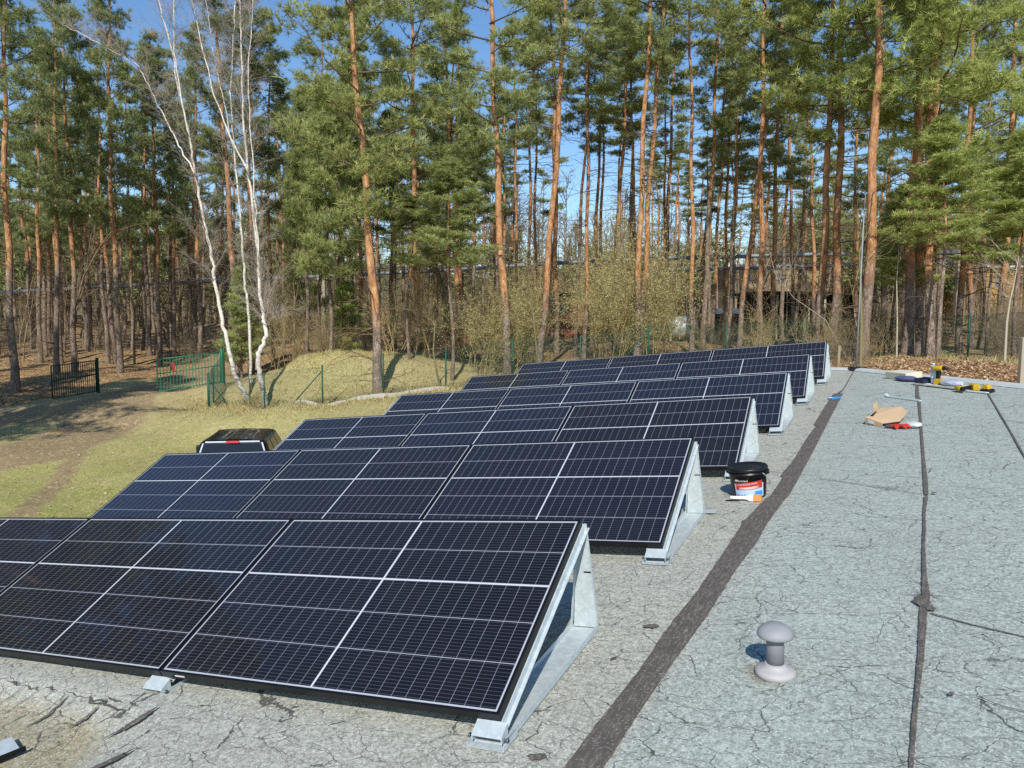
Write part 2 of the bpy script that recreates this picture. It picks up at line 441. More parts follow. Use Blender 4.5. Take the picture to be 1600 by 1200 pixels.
# ------------------------------------------------------------------ solar panels
W, H, GAP, PZ = 1.754, 1.0813, .0077, .10
ROWS = [
 (0.0993,-0.3494,0.0010,0.00961,0.40613,0.01232),
 (0.1747,1.5941,0.0049,-0.00194,0.41443,0.00235),
 (0.2598,3.5684,0.0036,-0.00011,0.40809,0.00047),
 (0.3459,5.4982,-0.0151,-0.00305,0.41175,-0.00523),
 (0.4115,7.4643,-0.0058,-0.00267,0.41305,-0.00704),
 (0.5009,9.3038,0.0113,-0.00184,0.41528,-0.00491)]
def panel_meshes():
    lip, dep = .0115, .034
    f = MB()
    f.box((-W, 0, -dep), (0, lip, .0022)); f.box((-W, H-lip, -dep), (0, H, .0022))
    f.box((-W, lip, -dep), (-W+lip, H-lip, .0022)); f.box((-lip, lip, -dep), (0, H-lip, .0022))
    fm = f.mesh('panel_frame', M_black)
    g = bmesh.new(); uvl = g.loops.layers.uv.new('cells')
    a, b = lip + .0005, .0195
    def quad(x0, y0, x1, y1, z, mi):
        v = [g.verts.new(p) for p in ((x0, y0, z), (x1, y0, z), (x1, y1, z), (x0, y1, z))]
        fc = g.faces.new(v); fc.material_index = mi
        for l in fc.loops:
            l[uvl].uv = ((l.vert.co.x + W - b)/(W-2*b)*26, (l.vert.co.y - b)/(H-2*b)*5)
    quad(-W+b, b, -b, H-b, 0, 0)
    quad(-W+a, a, -a, b, 0, 1); quad(-W+a, H-b, -a, H-a, 0, 1); quad(-W+a, b, -W+b, H-b, 0, 1); quad(-b, b, -a, H-b, 0, 1)
    gm = bpy.data.meshes.new('panel_glass'); g.to_mesh(gm); g.free()
    k = NT('backsheet_border'); k.p(rgb('aeb2b9'), .45); k.b.inputs['Coat Weight'].default_value = 1; k.b.inputs['Coat Roughness'].default_value = .04
    gm.materials.append(M_cell); gm.materials.append(k.m)
    bk = MB(); bk.box((-W+lip, lip, -.006), (-lip, H-lip, -.003)); bm_ = bk.mesh('panel_backsheet', M_white)
    return fm, gm, bm_
PF, PG, PB = panel_meshes()
M_under = M_white
def galv_box(m, x0, y0, z0, x1, y1, z1): m.box((x0, y0, z0), (x1, y1, z1))
def row_matrix(r):
    x0, y0, dz, hd, th, tl = r
    ex = Vector((math.cos(hd), math.sin(hd), tl)).normalized()
    ey = Vector((-math.sin(hd)*math.cos(th), math.cos(hd)*math.cos(th), math.sin(th)))
    ey = (ey - ex*ey.dot(ex)).normalized(); ez = ex.cross(ey)
    m = Matrix(((ex.x, ey.x, ez.x, x0), (ex.y, ey.y, ez.y, y0), (ex.z, ey.z, ez.z, PZ+dz), (0, 0, 0, 1)))
    return m
ROWN = ['front row', 'second row from the front', 'third row from the front', 'fourth row from the front', 'fifth row from the front', 'back row']
COLN = ['at the tar strip end', 'in the middle', 'at the lawn end']
# bracket prototype in row coordinates (origin: roof level below the panel's lower right corner, y along the roof)
TH = .411
def bracket_meshes():
    ct, st = math.cos(TH), math.sin(TH)
    top = Vector((0, H*ct, PZ - .034*ct + H*st)); low = Vector((0, 0, PZ - .034*ct))
    x0, x1 = -.100, .032
    base = MB()
    base.box((x0, -.02, .003), (x1, H*ct-.012, .0055))
    base.box((x1-.003, -.02, .0055), (x1, H*ct-.012, .03)); base.box((x0, -.02, .0055), (x0+.003, H*ct-.012, .03))
    bm_ = base.mesh('base_rail', M_galv)
    rail = MB()   # sloping rail beside the panel's edge: outer cheek and the shelf the panel rests on
    def sl(s, n): return (s*ct - n*st, PZ + s*st + n*ct)
    for xa, xb, s0, s1, n0, n1 in ((.0015, .0045, .0, H+.010, -.060, -.0345), (x0, .0015, .0, H+.004, -.0385, -.0355), (x0, x0+.003, .03, H-.02, -.062, -.0386)):
        c = [sl(s0, n0), sl(s1, n0), sl(s1, n1), sl(s0, n1)]
        rail.solid([(xa, y, z) for y, z in c], [(xb, y, z) for y, z in c])
    c = [sl(0, -.0625), sl(H+.010, -.0625), sl(H+.010, -.0602), sl(0, -.0602)]
    rail.solid([(.0015, y, z) for y, z in c], [(.021, y, z) for y, z in c])
    rm = rail.mesh('sloped_rail', M_galv)
    up = MB(); yt = H*ct + .012; zt = PZ + H*st - .026; yb = H*ct - .006
    up.solid([(x0+.004, yb, .006), (x1-.004, yb, .006), (x1-.004, yb+.003, .006), (x0+.004, yb+.003, .006)],
             [(-.03, yt, zt), (.014, yt, zt), (.014, yt+.003, zt), (-.03, yt+.003, zt)])
    up.solid([(x1-.004, yb-.012, .031), (x1-.001, yb-.012, .031), (x1-.001, yb+.003, .031), (x1-.004, yb+.003, .031)],
             [(.014, yt-.004, zt), (.0165, yt-.004, zt), (.0165, yt+.003, zt), (.014, yt+.003, zt)])
    up.solid([(x0+.001, yb-.03, .031), (x0+.004, yb-.03, .031), (x0+.004, yb+.003, .031), (x0+.001, yb+.003, .031)],
             [(-.033, yt-.006, zt), (-.03, yt-.006, zt), (-.03, yt+.003, zt), (-.033, yt+.003, zt)])
    um = up.mesh('upright', M_galv)
    slot = MB(); zs = .27; ys = yb - .0012 + (yt-yb)*(zs/zt); slot.box((-.02, ys, zs), (.016, ys+.001, zs+.007)); sm = slot.mesh('slot', M_black)
    foot = MB()
    foot.box((x0-.008, -.062, .0015), (x1+.008, .06, .0030)); foot.box((x0-.008, -.062, .003), (x0-.006, .06, .022)); foot.box((x1+.006, -.062, .003), (x1+.008, .06, .022))
    fm = foot.mesh('foot_plate', M_galv)
    clip = MB()
    clip.solid([(x0+.004, .012, .066), (x1-.006, .012, .066), (x1-.006, -.045, .036), (x0+.004, -.045, .036)],
               [(x0+.004, .012, .069), (x1-.006, .012, .069), (x1-.006, -.045, .039), (x0+.004, -.045, .039)])
    clip.solid([(x0+.004, -.0452, .018), (x0+.007, -.0452, .018), (x0+.007, .01, .018), (x0+.004, .01, .018)], [(x0+.004, -.0452, .0355), (x0+.007, -.0452, .0355), (x0+.007, .01, .064), (x0+.004, .01, .064)])
    clip.solid([(x1-.009, -.0452, .018), (x1-.006, -.0452, .018), (x1-.006, .01, .018), (x1-.009, .01, .018)], [(x1-.009, -.0452, .0355), (x1-.006, -.0452, .0355), (x1-.006, .01, .064), (x1-.009, .01, .064)])
    cm = clip.mesh('panel_clip', M_galv)
    bolt = MB(); bolt.tube([(x0-.014, -.03, .028), (x1+.014, -.03, .028)], .004, 8); bolt.tube([(x1+.008, -.03, .028), (x1+.014, -.03, .028)], .009, 6); bolt.tube([(x0-.014, -.03, .028), (x0-.008, -.03, .028)], .009, 6)
    bo = bolt.mesh('bolt', M_bolt)
    rear = MB(); rear.box((-.075, H*ct+.0, .0012), (.10, H*ct+.085, .0026)); rr = rear.mesh('rear_plate', M_galv)
    return [('base_rail', bm_), ('sloped_rail', rm), ('upright', um), ('slot', sm), ('foot_plate', fm), ('panel_clip', cm), ('bolt', bo)], rr
BR, BR_REAR = bracket_meshes()
for k, r in enumerate(ROWS):
    m = row_matrix(r)
    x0, y0, dz, hd, th, tl = r
    for j in range(3):
        p = thing('solar_panel', f'solar panel {COLN[j]} of the {ROWN[k]}', 'solar panel', RM @ m @ T(-j*(W+GAP), 0, 0), 'tilted solar panels in six rows on the roof')
        if k == 0 and j == 0: MB().box((-W+.09, -.0015, -.021), (-W+.15, -.0003, -.013)).build('maker_plate', M_white, p)
        link('panel_frame', PF, p); link('panel_glass', PG, p); link('backsheet', PB, p)
    for j in range(4):
        if j == 3 and k == 0: continue
        xx = -j*(W+GAP) + (GAP/2+.025 if j else 0)
        loc = T(x0, y0, (min(0, tl*xx)*1.15 if j else 0)) @ RZ(hd) @ T(xx, 0, 0)
        lab = f'galvanised triangular bracket at the open end of the {ROWN[k]}' if j == 0 else f'metal bracket under the {["", "inner joint", "outer joint", "lawn end"][j]} of the {ROWN[k]}'
        b = thing('mounting_bracket', lab, 'bracket', RM @ loc, 'galvanised brackets carrying the solar panels')
        for nm, me in BR: link(nm, me, b)
        if k == 1 and j == 0: link('rear_plate', BR_REAR, b, T(.0, .0, .004) @ RZ(0))

# ------------------------------------------------------------------ things lying on the roof
def roofm(x, y, a=0, z=.002): return RM @ T(x, y, z) @ RZ(a)
# vent pipe
v = thing('roof_vent', 'grey plastic mushroom vent pipe with round cap on pale base flange', 'vent', roofm(.95, .385) @ RY(R(4)) @ RX(R(-2)))
MB().lathe([(.076, -.012), (.078, .004), (.075, .012), (.062, .019), (.050, .023), (.042, .031), (.0375, .042), (.0365, .04)], 40).build('base_flange', simple('flange_plastic', 'a9a7a6', .65, 0, .18, 18), v)
MB().lathe([(.034, .02), (.034, .150), (.032, .152), (.032, .145)], 32).build('pipe', M_greypipe, v)
MB().lathe([(.035, .136), (.035, .153), (.034, .154)], 32).build('collar', M_blackp, v)
MB().lathe([(.056, .146), (.067, .149), (.070, .156), (.067, .168), (.057, .182), (.040, .193), (.018, .199), (.001, .200)], 44).build('cap', M_greyp, v)

# paint bucket with printed label
def text_mesh(body, size, ext=.0):
    cu = bpy.data.curves.new('lettering', 'FONT'); cu.body = body; cu.size = size; cu.extrude = ext; cu.resolution_u = 2
    o = bpy.data.objects.new('lettering', cu); COL.objects.link(o)
    bpy.context.view_layer.update()
    me = bpy.data.meshes.new_from_object(o.evaluated_get(bpy.context.evaluated_depsgraph_get()))
    bpy.data.objects.remove(o); return me
BR0, BR1, BH = .118, .137, .215     # bottom/top radius, height
def brad(z): return BR0 + (BR1-BR0)*z/BH
bucket = thing('paint_bucket', 'black plastic bucket of roofing compound with red and blue printed label', 'bucket', roofm(.425, 3.085))
MB().lathe([(.108, 0), (BR0, .004), (brad(.17), .17), (brad(.17)+.006, .172), (brad(.178)+.006, .18), (brad(.18)+.001, .183), (BR1, .207), (.1, .207)], 48).build('body', M_blackp, bucket)
MB().lathe([(BR1+.003, .196), (BR1+.009, .198), (BR1+.0095, .214), (BR1+.005, .221), (BR1-.004, .221), (BR1-.010, .212), (.06, .2135), (.001, .214)], 48).build('lid', M_blackp, bucket)
# wire handle hanging against the side with its ear
hb = MB(); hp = []
for i in range(21):
    t = PI*i/20; a = PI*.97 + t*.98
    hp.append(((BR1+.012)*math.cos(a)*(1 if i not in (0, 20) else 1.0), (BR1+.012)*math.sin(a), .185 - .13*math.sin(t)))
hb.tube(hp, .0022, 6); hb.build('handle', M_white if False else M_galv, bucket, RZ(R(150)))
eb = MB(); eb.box((-BR1-.02, -.016, .165), (-BR1+.004, .016, .2)); eb.box((BR1-.004, -.016, .165), (BR1+.02, .016, .2)); eb.bevel(.003); eb.build('handle_ears', M_blackp, bucket, RZ(R(-8)))
LAB0 = R(-83)   # label faces the camera
def curved(m, a0, a1, z0, z1, off, skew0=0, skew1=0, n=24, nz=4):
    rows = []
    for i in range(n+1):
        t = i/n; a = LAB0 + a0 + (a1-a0)*t; col = []
        for j in range(nz+1):
            z = z0 + skew0*t*t + (z1 + skew1*t - z0 - skew0*t*t)*j/nz
            r = brad(z) + off; col.append((r*math.cos(a), r*math.sin(a), z))
        rows.append(col)
    m.sheet(rows); return m
lab = curved(MB(), R(-46), R(56), .012, .112, .0012).build('printed_label', M_ltblue, bucket)
curved(MB(), R(-40), R(50), .066, .118, .002, .012, .016).build('red_band', M_redp, lab)
curved(MB(), R(22), R(50), .016, .056, .002).build('blue_corner', M_blue, lab)
for q in range(7):     # city silhouette along the bottom of the label
    a = R(-40 + q*8.5); curved(MB(), a, a + R(random.uniform(2, 6)), .018, .026 + random.uniform(0, .012), .0022, n=4, nz=1).build('skyline_print', simple('print_grey', '7f96b4', .5), lab)
for q, (zz, a0, a1) in enumerate(((.082, -30, 36), (.0765, -30, 30), (.071, -30, 38))):
    curved(MB(), R(a0), R(a1), zz, zz+.003, .003, .010, .010, nz=1).build('fine_print', simple('print_pale', 'e5c5c0', .5), lab)
def label_text(body, size, ang, z, slope=0, mat=M_white, name='lettering'):
    me = text_mesh(body, size)
    for vv in me.vertices:
        x, y = vv.co.x, vv.co.y; zz = z + y + slope*x; r = brad(zz) + .0036
        a = LAB0 + R(ang) + x/r; vv.co = (r*math.cos(a), r*math.sin(a), zz)
    me.materials.clear(); me.materials.append(mat); link(name, me, lab)
label_text('matizol', .021, -25, .130)
label_text('DYSPERSYJNA MASA', .0172, -37, .096, .10)
lg = MB()
for s in (0, 1):
    for (x0, x1, x2, x3) in ((0, .007, .011, .0055),):
        a0 = -42 + s*6.0
        pts = [(a0, 0), (a0+3.0, 0), (a0+5.2, .016), (a0+2.6, .016)]
        vs = []
        for aa, zz in pts:
            z = .128 + zz; r = brad(z) + .0034; t = LAB0 + R(aa); vs.append(lg.bm.verts.new((r*math.cos(t), r*math.sin(t), z)))
        lg.bm.faces.new(vs)
    pts = [(-37+s*6, .016), (-34.6+s*6, .016), (-32.4+s*6, 0), (-34.8+s*6, 0)]
    vs = []
    for aa, zz in pts:
        z = .128 + zz; r = brad(z) + .0034; t = LAB0 + R(aa); vs.append(lg.bm.verts.new((r*math.cos(t), r*math.sin(t), z)))
    lg.bm.faces.new(vs)
lg.build('logo', M_white, lab)

# brush lying in front of the bucket
br = thing('paint_brush', 'flat white handled paint brush with orange bristles lying before the bucket', 'brush', roofm(.42, 2.925, R(-4), .004))
MB().prism([(-.105,-.008), (-.10,-.011), (-.02,-.009), (.015,-.012), (.03,-.024), (.058,-.026), (.058,.026), (.03,.024), (.015,.012), (-.02,.009), (-.10,.011), (-.105,.008)], .006, .020).bevel(.002).build('handle', M_white, br, RX(R(62)) @ T(0, .018, -.01))
b = MB()
for q in range(40):
    y = -.024 + .048*q/39; l = .115 + random.uniform(-.006, .006)
    b.solid([(.056, y-.0007, .006), (.056, y+.0007, .006), (.056, y+.0007, .02), (.056, y-.0007, .02)], [(l, y-.0012, .008), (l, y+.0012, .008), (l, y+.0012, .018), (l, y-.0012, .018)])
b.build('bristles', M_orange, br, RX(R(62)) @ T(0, .018, -.01))
tag(MB().prism([(-.05,-.006), (.04,-.01), (.06,.0), (.03,.007), (-.04,.006)], 0, .004).build('bitumen_scrap', M_black, None, roofm(.33, 2.93, .1)), 'thin black scrap lying in front of the bucket and brush', 'scrap')

# cardboard box torn open, red glove and a film bag beside it
cb = thing('cardboard_box', 'flattened brown cardboard box with one flap standing up', 'box', roofm(1.36, 6.02, R(-20)) @ Matrix.Diagonal((1, 1, .74, 1)))
cbx = MB(); top = [(-.19,.27,.115), (.0,.33,.13), (.13,.12,.10), (.17,-.2,.055), (.05,-.33,.05), (-.16,-.22,.10)]
cbx.solid([(x*1.0, y, z-.006) for x, y, z in top], top); cbx.build('top_face', M_card, cb)
MB().solid([(-.19,.27,.0), (-.16,-.22,.0), (-.154,-.22,.0), (-.184,.27,.0)], [(-.19,.27,.11), (-.16,-.22,.095), (-.154,-.22,.095), (-.184,.27,.11)]).build('side_face', M_card, cb)
MB().solid([(-.157,-.222,0), (.05,-.335,0), (.05,-.33,0), (-.157,-.217,0)], [(-.157,-.222,.093), (.05,-.335,.046), (.05,-.33,.046), (-.157,-.217,.093)]).build('front_face', M_card, cb)
MB().solid([(-.20,.12,.02), (-.215,.30,.02), (-.209,.30,.02), (-.194,.12,.02)], [(-.215,.14,.20), (-.235,.27,.21), (-.229,.27,.21), (-.209,.14,.20)]).build('upright_flap', M_card, cb)
MB().solid([(-.128,-.242,.028), (-.05,-.285,.022), (-.05,-.287,.022), (-.128,-.245,.028)], [(-.128,-.242,.075), (-.05,-.285,.062), (-.05,-.287,.062), (-.128,-.245,.075)]).build('shipping_label', M_white, cb)
MB().solid([(-.17,.08,.113), (-.13,-.17,.106), (-.10,-.16,.107), (-.15,.06,.114)], [(-.17,.08,.1165), (-.13,-.17,.1095), (-.10,-.16,.1105), (-.15,.06,.1175)]).build('opening', M_black, cb)

def crumple(name, lo, hi, mat, n=10, amp=.5, seed=1, flat=.5):
    """a crumpled soft lump resting on the roof"""
    bm = bmesh.new(); bmesh.ops.create_icosphere(bm, subdivisions=3, radius=1)
    r_ = random.Random(seed); ph = [(Vector((r_.gauss(0, 2), r_.gauss(0, 2), r_.gauss(0, 2))), r_.random()*6) for _ in range(n)]
    c = [(a+b)/2 for a, b in zip(lo, hi)]; hs = [(b-a)/2 for a, b in zip(lo, hi)]
    for v_ in bm.verts:
        k = 1 + amp*sum(abs(math.sin(p.dot(v_.co)+q)) for p, q in ph)/n - amp*.5
        v_.co = Vector((c[0]+v_.co.x*hs[0]*k, c[1]+v_.co.y*hs[1]*k, max(lo[2], c[2]+v_.co.z*hs[2]*k)))
    me = bpy.data.meshes.new(name); bm.to_mesh(me); bm.free(); me.materials.append(mat); return me
def glove(name, label, mats, mw, sc=1.0, seed=3):
    g = thing(name, label, 'glove', mw)
    b = MB(); b.prism([(-.05,-.045), (.03,-.05), (.055,-.03), (.055,.03), (.03,.045), (-.05,.04)], .004, .030); b.bevel(.012, 3); b.build('palm', mats[0], g, Matrix.Scale(sc, 4))
    r_ = random.Random(seed)
    for q in range(4):
        y = -.036+.024*q; fb = MB(); L = (.07, .085, .08, .06)[q]
        fb.tube([(.045, y, .017), (.045+L*.5, y*1.25, .024+r_.uniform(0, .012)), (.045+L, y*1.4+r_.uniform(-.006, .006), .012)], [.0125, .0115, .009], 8); fb.build('finger', mats[0], g, Matrix.Scale(sc, 4))
    fb = MB(); fb.tube([(-.01, -.04, .016), (.02, -.075, .018), (.045, -.088, .012)], [.014, .0125, .009], 8); fb.build('thumb', mats[0], g, Matrix.Scale(sc, 4))
    fb = MB(); fb.prism([(-.105,-.05), (-.048,-.043), (-.048,.04), (-.105,.046)], .003, .027); fb.bevel(.008, 2); fb.build('cuff', mats[1], g, Matrix.Scale(sc, 4))
    return g
glove('work_glove', 'red work glove with grey cuff lying against the cardboard box', (M_red, simple('cuff_grey', '4b4a48', .8)), roofm(1.425, 5.615, R(-28), .006), 1.0)
M_dkred = simple('dark_red_fabric', '6e1a1c', .6, 0, .6, 45)
gl2 = glove('work_glove', 'dark red and black work glove at the corner of the fourth row', (M_dkred, M_black), roofm(.255, 5.69, R(70), .004), .85, 5)
tag(link('plastic_bag', crumple('plastic_bag', (-.05,-.09,0), (.07,.09,.05), simple('thin_white_film', 'd3d6d8', .35, 0, .2, 30), 14, .8, 4), None, roofm(1.555, 5.63, .4)), 'small crumpled white plastic bag at the end of the cardboard box', 'bag')

# metal strip, blue tape piece, foam block, tray with tools
st = MB(); st.prism([(-.29,-.022), (-.27,-.03), (.29,-.026), (.305,.0), (.29,.024), (-.27,.022)], .0, .012)
st.solid([(-.30,-.02,.0), (-.27,-.024,.0), (-.27,.02,.0), (-.30,.016,.0)], [(-.335,-.018,.035), (-.332,-.02,.038), (-.332,.016,.038), (-.335,.014,.035)])
tag(st.build('metal_strip', M_galv, None, roofm(1.51, 7.47, R(-54), .004)), 'loose flat galvanised strip lying across the narrow bitumen seam', 'strip')
tp = thing('tape_pack', 'small blue and white flat pack lying on the tar strip', 'pack', roofm(.728, 7.77, R(-45), .009))
MB().prism([(-.045,-.075), (.04,-.07), (.045,.07), (-.04,.075)], 0, .012).build('wrapper', M_blue, tp); MB().prism([(-.04,-.07), (.0,-.068), (-.0,-.02), (-.036,-.02)], .0122, .014).build('white_corner', M_white, tp)
fbk = MB(); fbk.box((-.24,-.12,0), (.24,.12,.10)).bevel(.006)
tag(fbk.build('foam_block', M_cream, None, roofm(1.53, 9.42, R(-58))), 'cream coloured block lying by the roof edge behind the dark bag', 'block')
tag(link('tool_bag', crumple('tool_bag', (-.20,-.07,0), (.20,.07,.07), simple('bag_grey', '55597a', .7, 0, .5, 12), 8, .5, 9), None, roofm(1.57, 9.12, R(-50))), 'dark grey soft bag lying in front of the cream block', 'bag')
brd = thing('work_board', 'long pale board lying along the roof edge and carrying tools', 'board', roofm(1.93, 8.40, R(-55.5), .012))
MB().box((-.37,-.09,0), (.37,.09,.018)).build('board_face', simple('pale_wood', 'd8d2c3', .7, 0, .1, 12), brd)
MB().box((-.36,-.075,-.012), (-.28,.075,0)).box((.28,-.075,-.012), (.36,.075,0)).build('batten', M_black, brd)
def onboard(u, w=0, z=.031, a=0): return roofm(1.93, 8.40, R(-55.5), 0) @ T(u, w, z) @ RZ(a)
tr = MB(); tr.box((-.09,-.08,0), (.09,.08,.006)); tr.box((-.09,-.08,.006), (-.082,.08,.06)); tr.box((.082,-.08,.006), (.09,.08,.06)); tr.box((-.082,.072,.006), (.082,.08,.06)); tr.box((-.082,-.08,.006), (.082,-.072,.06)); tr.box((-.082, -.072, .006), (.082, .072, .035))
tag(tr.build('screw_box', M_navy, None, onboard(-.30, .0)), 'dark blue open box of screws at the end of the board', 'box')
wb_ = thing('water_bottle', 'clear plastic water bottle standing on the board', 'bottle', onboard(-.13, .02))
MB().lathe([(.034, 0), (.040, .006), (.040, .05), (.036, .055), (.040, .06), (.040, .10), (.036, .105), (.040, .11), (.040, .16), (.036, .19), (.018, .225), (.014, .23), (.014, .245)], 24).build('bottle_body', M_film, wb_)
MB().lathe([(.0165, .238), (.0165, .26), (.001, .26)], 20).build('cap', M_ltblue, wb_)
MB().lathe([(.0408, .075), (.0412, .076), (.0412, .135), (.0408, .136)], 24).build('paper_band', M_white, wb_)
def drill(mw, label, lying=False):
    d = thing('cordless_drill', label, 'drill', mw)
    L = RX(R(90)) @ T(0, 0, 0) if lying else Matrix()
    MB().tube([(-.085, 0, .20), (-.06, 0, .205), (.03, 0, .205), (.05, 0, .205)], [.026, .034, .034, .03], 16).build('motor_housing', M_yellow, d, L)
    MB().tube([(.05, 0, .205), (.085, 0, .205), (.12, 0, .205)], [.027, .025, .014], 16).build('chuck', M_blackp, d, L)
    MB().solid([(-.045,-.019,.075), (.0,-.019,.075), (.0,.019,.075), (-.045,.019,.075)], [(-.035,-.017,.18), (.015,-.017,.18), (.015,.017,.18), (-.035,.017,.18)]).bevel(.006).build('grip', M_blackp, d, L)
    MB().solid([(-.07,-.037,.0), (.055,-.037,.0), (.055,.037,.0), (-.07,.037,.0)], [(-.06,-.034,.072), (.045,-.034,.072), (.045,.034,.072), (-.06,.034,.072)]).bevel(.008).build('battery', M_yellow, d, L)
    MB().box((.006,-.007,.135), (.02,.007,.165)).build('trigger', M_blackp, d, L)
    return d
drill(onboard(.0, .0, .031, R(20)), 'yellow and black cordless drill standing upright on the board')
tag(link('film_bag', crumple('film_bag', (-.17,-.075,0), (.17,.075,.07), M_film, 16, .9, 12), None, onboard(.21, .0)), 'long crumpled clear film bag lying on the board beside the drill', 'bag')
drill(roofm(2.30, 7.93, R(-70), .04), 'yellow and black cordless drill lying on its side past the board', True)
mb2 = thing('battery_charger', 'yellow and black battery block lying at the far end of the tools', 'charger', roofm(2.375, 7.74, R(-50)))
MB().solid([(-.07,-.05,.0), (.07,-.05,.0), (.07,.05,.0), (-.07,.05,.0)], [(-.06,-.04,.035), (.06,-.04,.035), (.06,.04,.035), (-.06,.04,.035)]).bevel(.006).build('base', M_blackp, mb2)
MB().solid([(-.05,-.037,.036), (.05,-.037,.036), (.05,.037,.036), (-.05,.037,.036)], [(-.035,-.03,.085), (.03,-.03,.085), (.03,.03,.085), (-.035,.03,.085)]).bevel(.008).build('battery', M_yellow, mb2)
ld = MB(); ld.box((-.16,-.018,.0), (.16,.018,.01)); tag(ld.build('folding_rule', M_white, None, roofm(2.27, 7.75, R(-52), .003)), 'white ruler lying flat in front of the second drill', 'ruler')
# sheet at the gully
gs = thing('flashing_sheet', 'pale metal sheet with black turned edge lying in the sunken roof outlet', 'sheet', RM @ T(-1.86, -.875, -.04) @ RZ(R(70)))
MB().box((-.5,.004,.012), (-.02,.16,.016)).build('plate', M_galv, gs); MB().box((-.5,-.004,.002), (.0,.004,.02)).build('black_edge', M_black, gs)
# lightning rod
rod = thing('lightning_rod', 'slender grey lightning rod standing at the far roof edge', 'lightning rod', Matrix.Translation(RM @ Vector((.867, 10.86, .02))) @ RY(R(.3)))
MB().tube([(0, 0, 0), (0, 0, 2.45)], [.012, .009], 10).build('lower_tube', M_greyp, rod); MB().tube([(0, 0, 2.45), (.01, 0, 2.75)], [.005, .003], 8).build('tip', M_greyp, rod)
MB().box((-.10,-.08,-.02), (.14,.08,.03)).bevel(.01).build('foot', M_black, rod)

# ------------------------------------------------------------------ terrain
CP = np.array([(-12,14,0),(-8,18,0),(-14,20,.1),(-6,12,-.2),(-20,18,.2),(-10,24,.25),(-15,27,.4),(-22,26,.4),(-6.5,21.5,.5),(-30,22,.4),
 (-13.1,33,.6),(-9.7,30,.95),(-6.8,27.5,1.5),(-4.65,27.7,1.8),(-2.5,29,1.95),(0,30,2.3),(2.7,30.5,2.4),(5.5,31,2.85),(8.6,31,3.0),(11.7,31,3.1),(14.5,30,3.2),(14.5,24.5,3.4),(14.6,20,3.5),
 (-20,33.5,.95),(-18,35.4,1.05),(-16,34.7,1.2),(-13.5,36.5,1.35),(-30,38,1.0),(-24,45,1.4),(-30,60,2.0),(-15,50,2.2),(-42,50,1.5),(-8,34,3.1),(-5.5,34,3.0),(-10.6,36.5,2.2),(-2,36,2.5),
 (0,45,2.7),(10,45,3.2),(20,40,3.3),(26,30,3.5),(-20,75,4.1),(-8,80,4.0),(5,75,3.8),(22,75,3.8),(-48,75,2.6),(40,60,3.7),
 (7,14,3.55),(9,16,3.6),(12,17,3.6),(7,20,3.4),(3,19,2.7),(3,24,2.6),(-4.8,24,1.55),(-1,24,1.9),(9,11,3.5),(14,12,3.6),(20,20,3.6),
 (0,5,.5),(3,7,1.5),(6,2,2.5),(-4,0,0),(-30,5,.2),(12,0,3.0),(0,150,4.4),(-80,150,4.2),(80,150,4.6),(0,110,4.0),(-70,100,3.4),(70,100,4.2),(-60,20,.5),(60,20,3.8)], float)
def zt(x, y):
    x = np.asarray(x, float); y = np.asarray(y, float); sh = x.shape; x = x.ravel(); y = y.ravel()
    out = np.empty(len(x))
    for i in range(0, len(x), 20000):
        dx = x[i:i+20000, None]-CP[None, :, 0]; dy = y[i:i+20000, None]-CP[None, :, 1]
        w = 1/((dx*dx+dy*dy) + 2.2)**2.2
        out[i:i+20000] = (w*CP[None, :, 2]).sum(1)/w.sum(1)
    out += .05*np.sin(x*1.3+y*.7)*np.sin(y*1.1-x*.4) + .03*np.sin(x*2.9-y*2.3) + .07*np.clip(1.4-np.hypot(x+7, y-33)/6, 0, 1)*(np.sin(x*3.7+1.3*np.sin(y*2.1))*np.sin(y*4.3+x)+.6*np.sin(x*7.9-y*6.1))
    return out.reshape(sh)
ROOFN = RM.to_3x3() @ Vector((0, 0, 1)); RMI = RM.inverted()
def roof_uv(x, y):
    """roof-plane coordinates of the point of the roof plane above/below world (x, y), and its height"""
    o = RM.translation
    z = o.z - ((x-o.x)*ROOFN.x + (y-o.y)*ROOFN.y)/ROOFN.z
    u = RMI[0][0]*x + RMI[0][1]*y + RMI[0][2]*z + RMI[0][3]; v = RMI[1][0]*x + RMI[1][1]*y + RMI[1][2]*z + RMI[1][3]
    return u, v, z
def inside_roof(x, y, grow=.35):
    u, v, z = roof_uv(x, y); ok = np.ones(np.shape(x), bool); n = len(POLY)
    for i in range(n):
        a, b = POLY[i], POLY[(i+1) % n]; dx, dy = b[0]-a[0], b[1]-a[1]; L = math.hypot(dx, dy)
        ok &= ((u-a[0])*dy - (v-a[1])*dx)/L < grow
    return ok, z
def ground(x, y):
    z = zt(x, y); ok, rz = inside_roof(x, y)
    return np.where(ok, np.minimum(z, rz-.38), z)
def g1(x, y): return float(ground(np.array([x]), np.array([y]))[0])

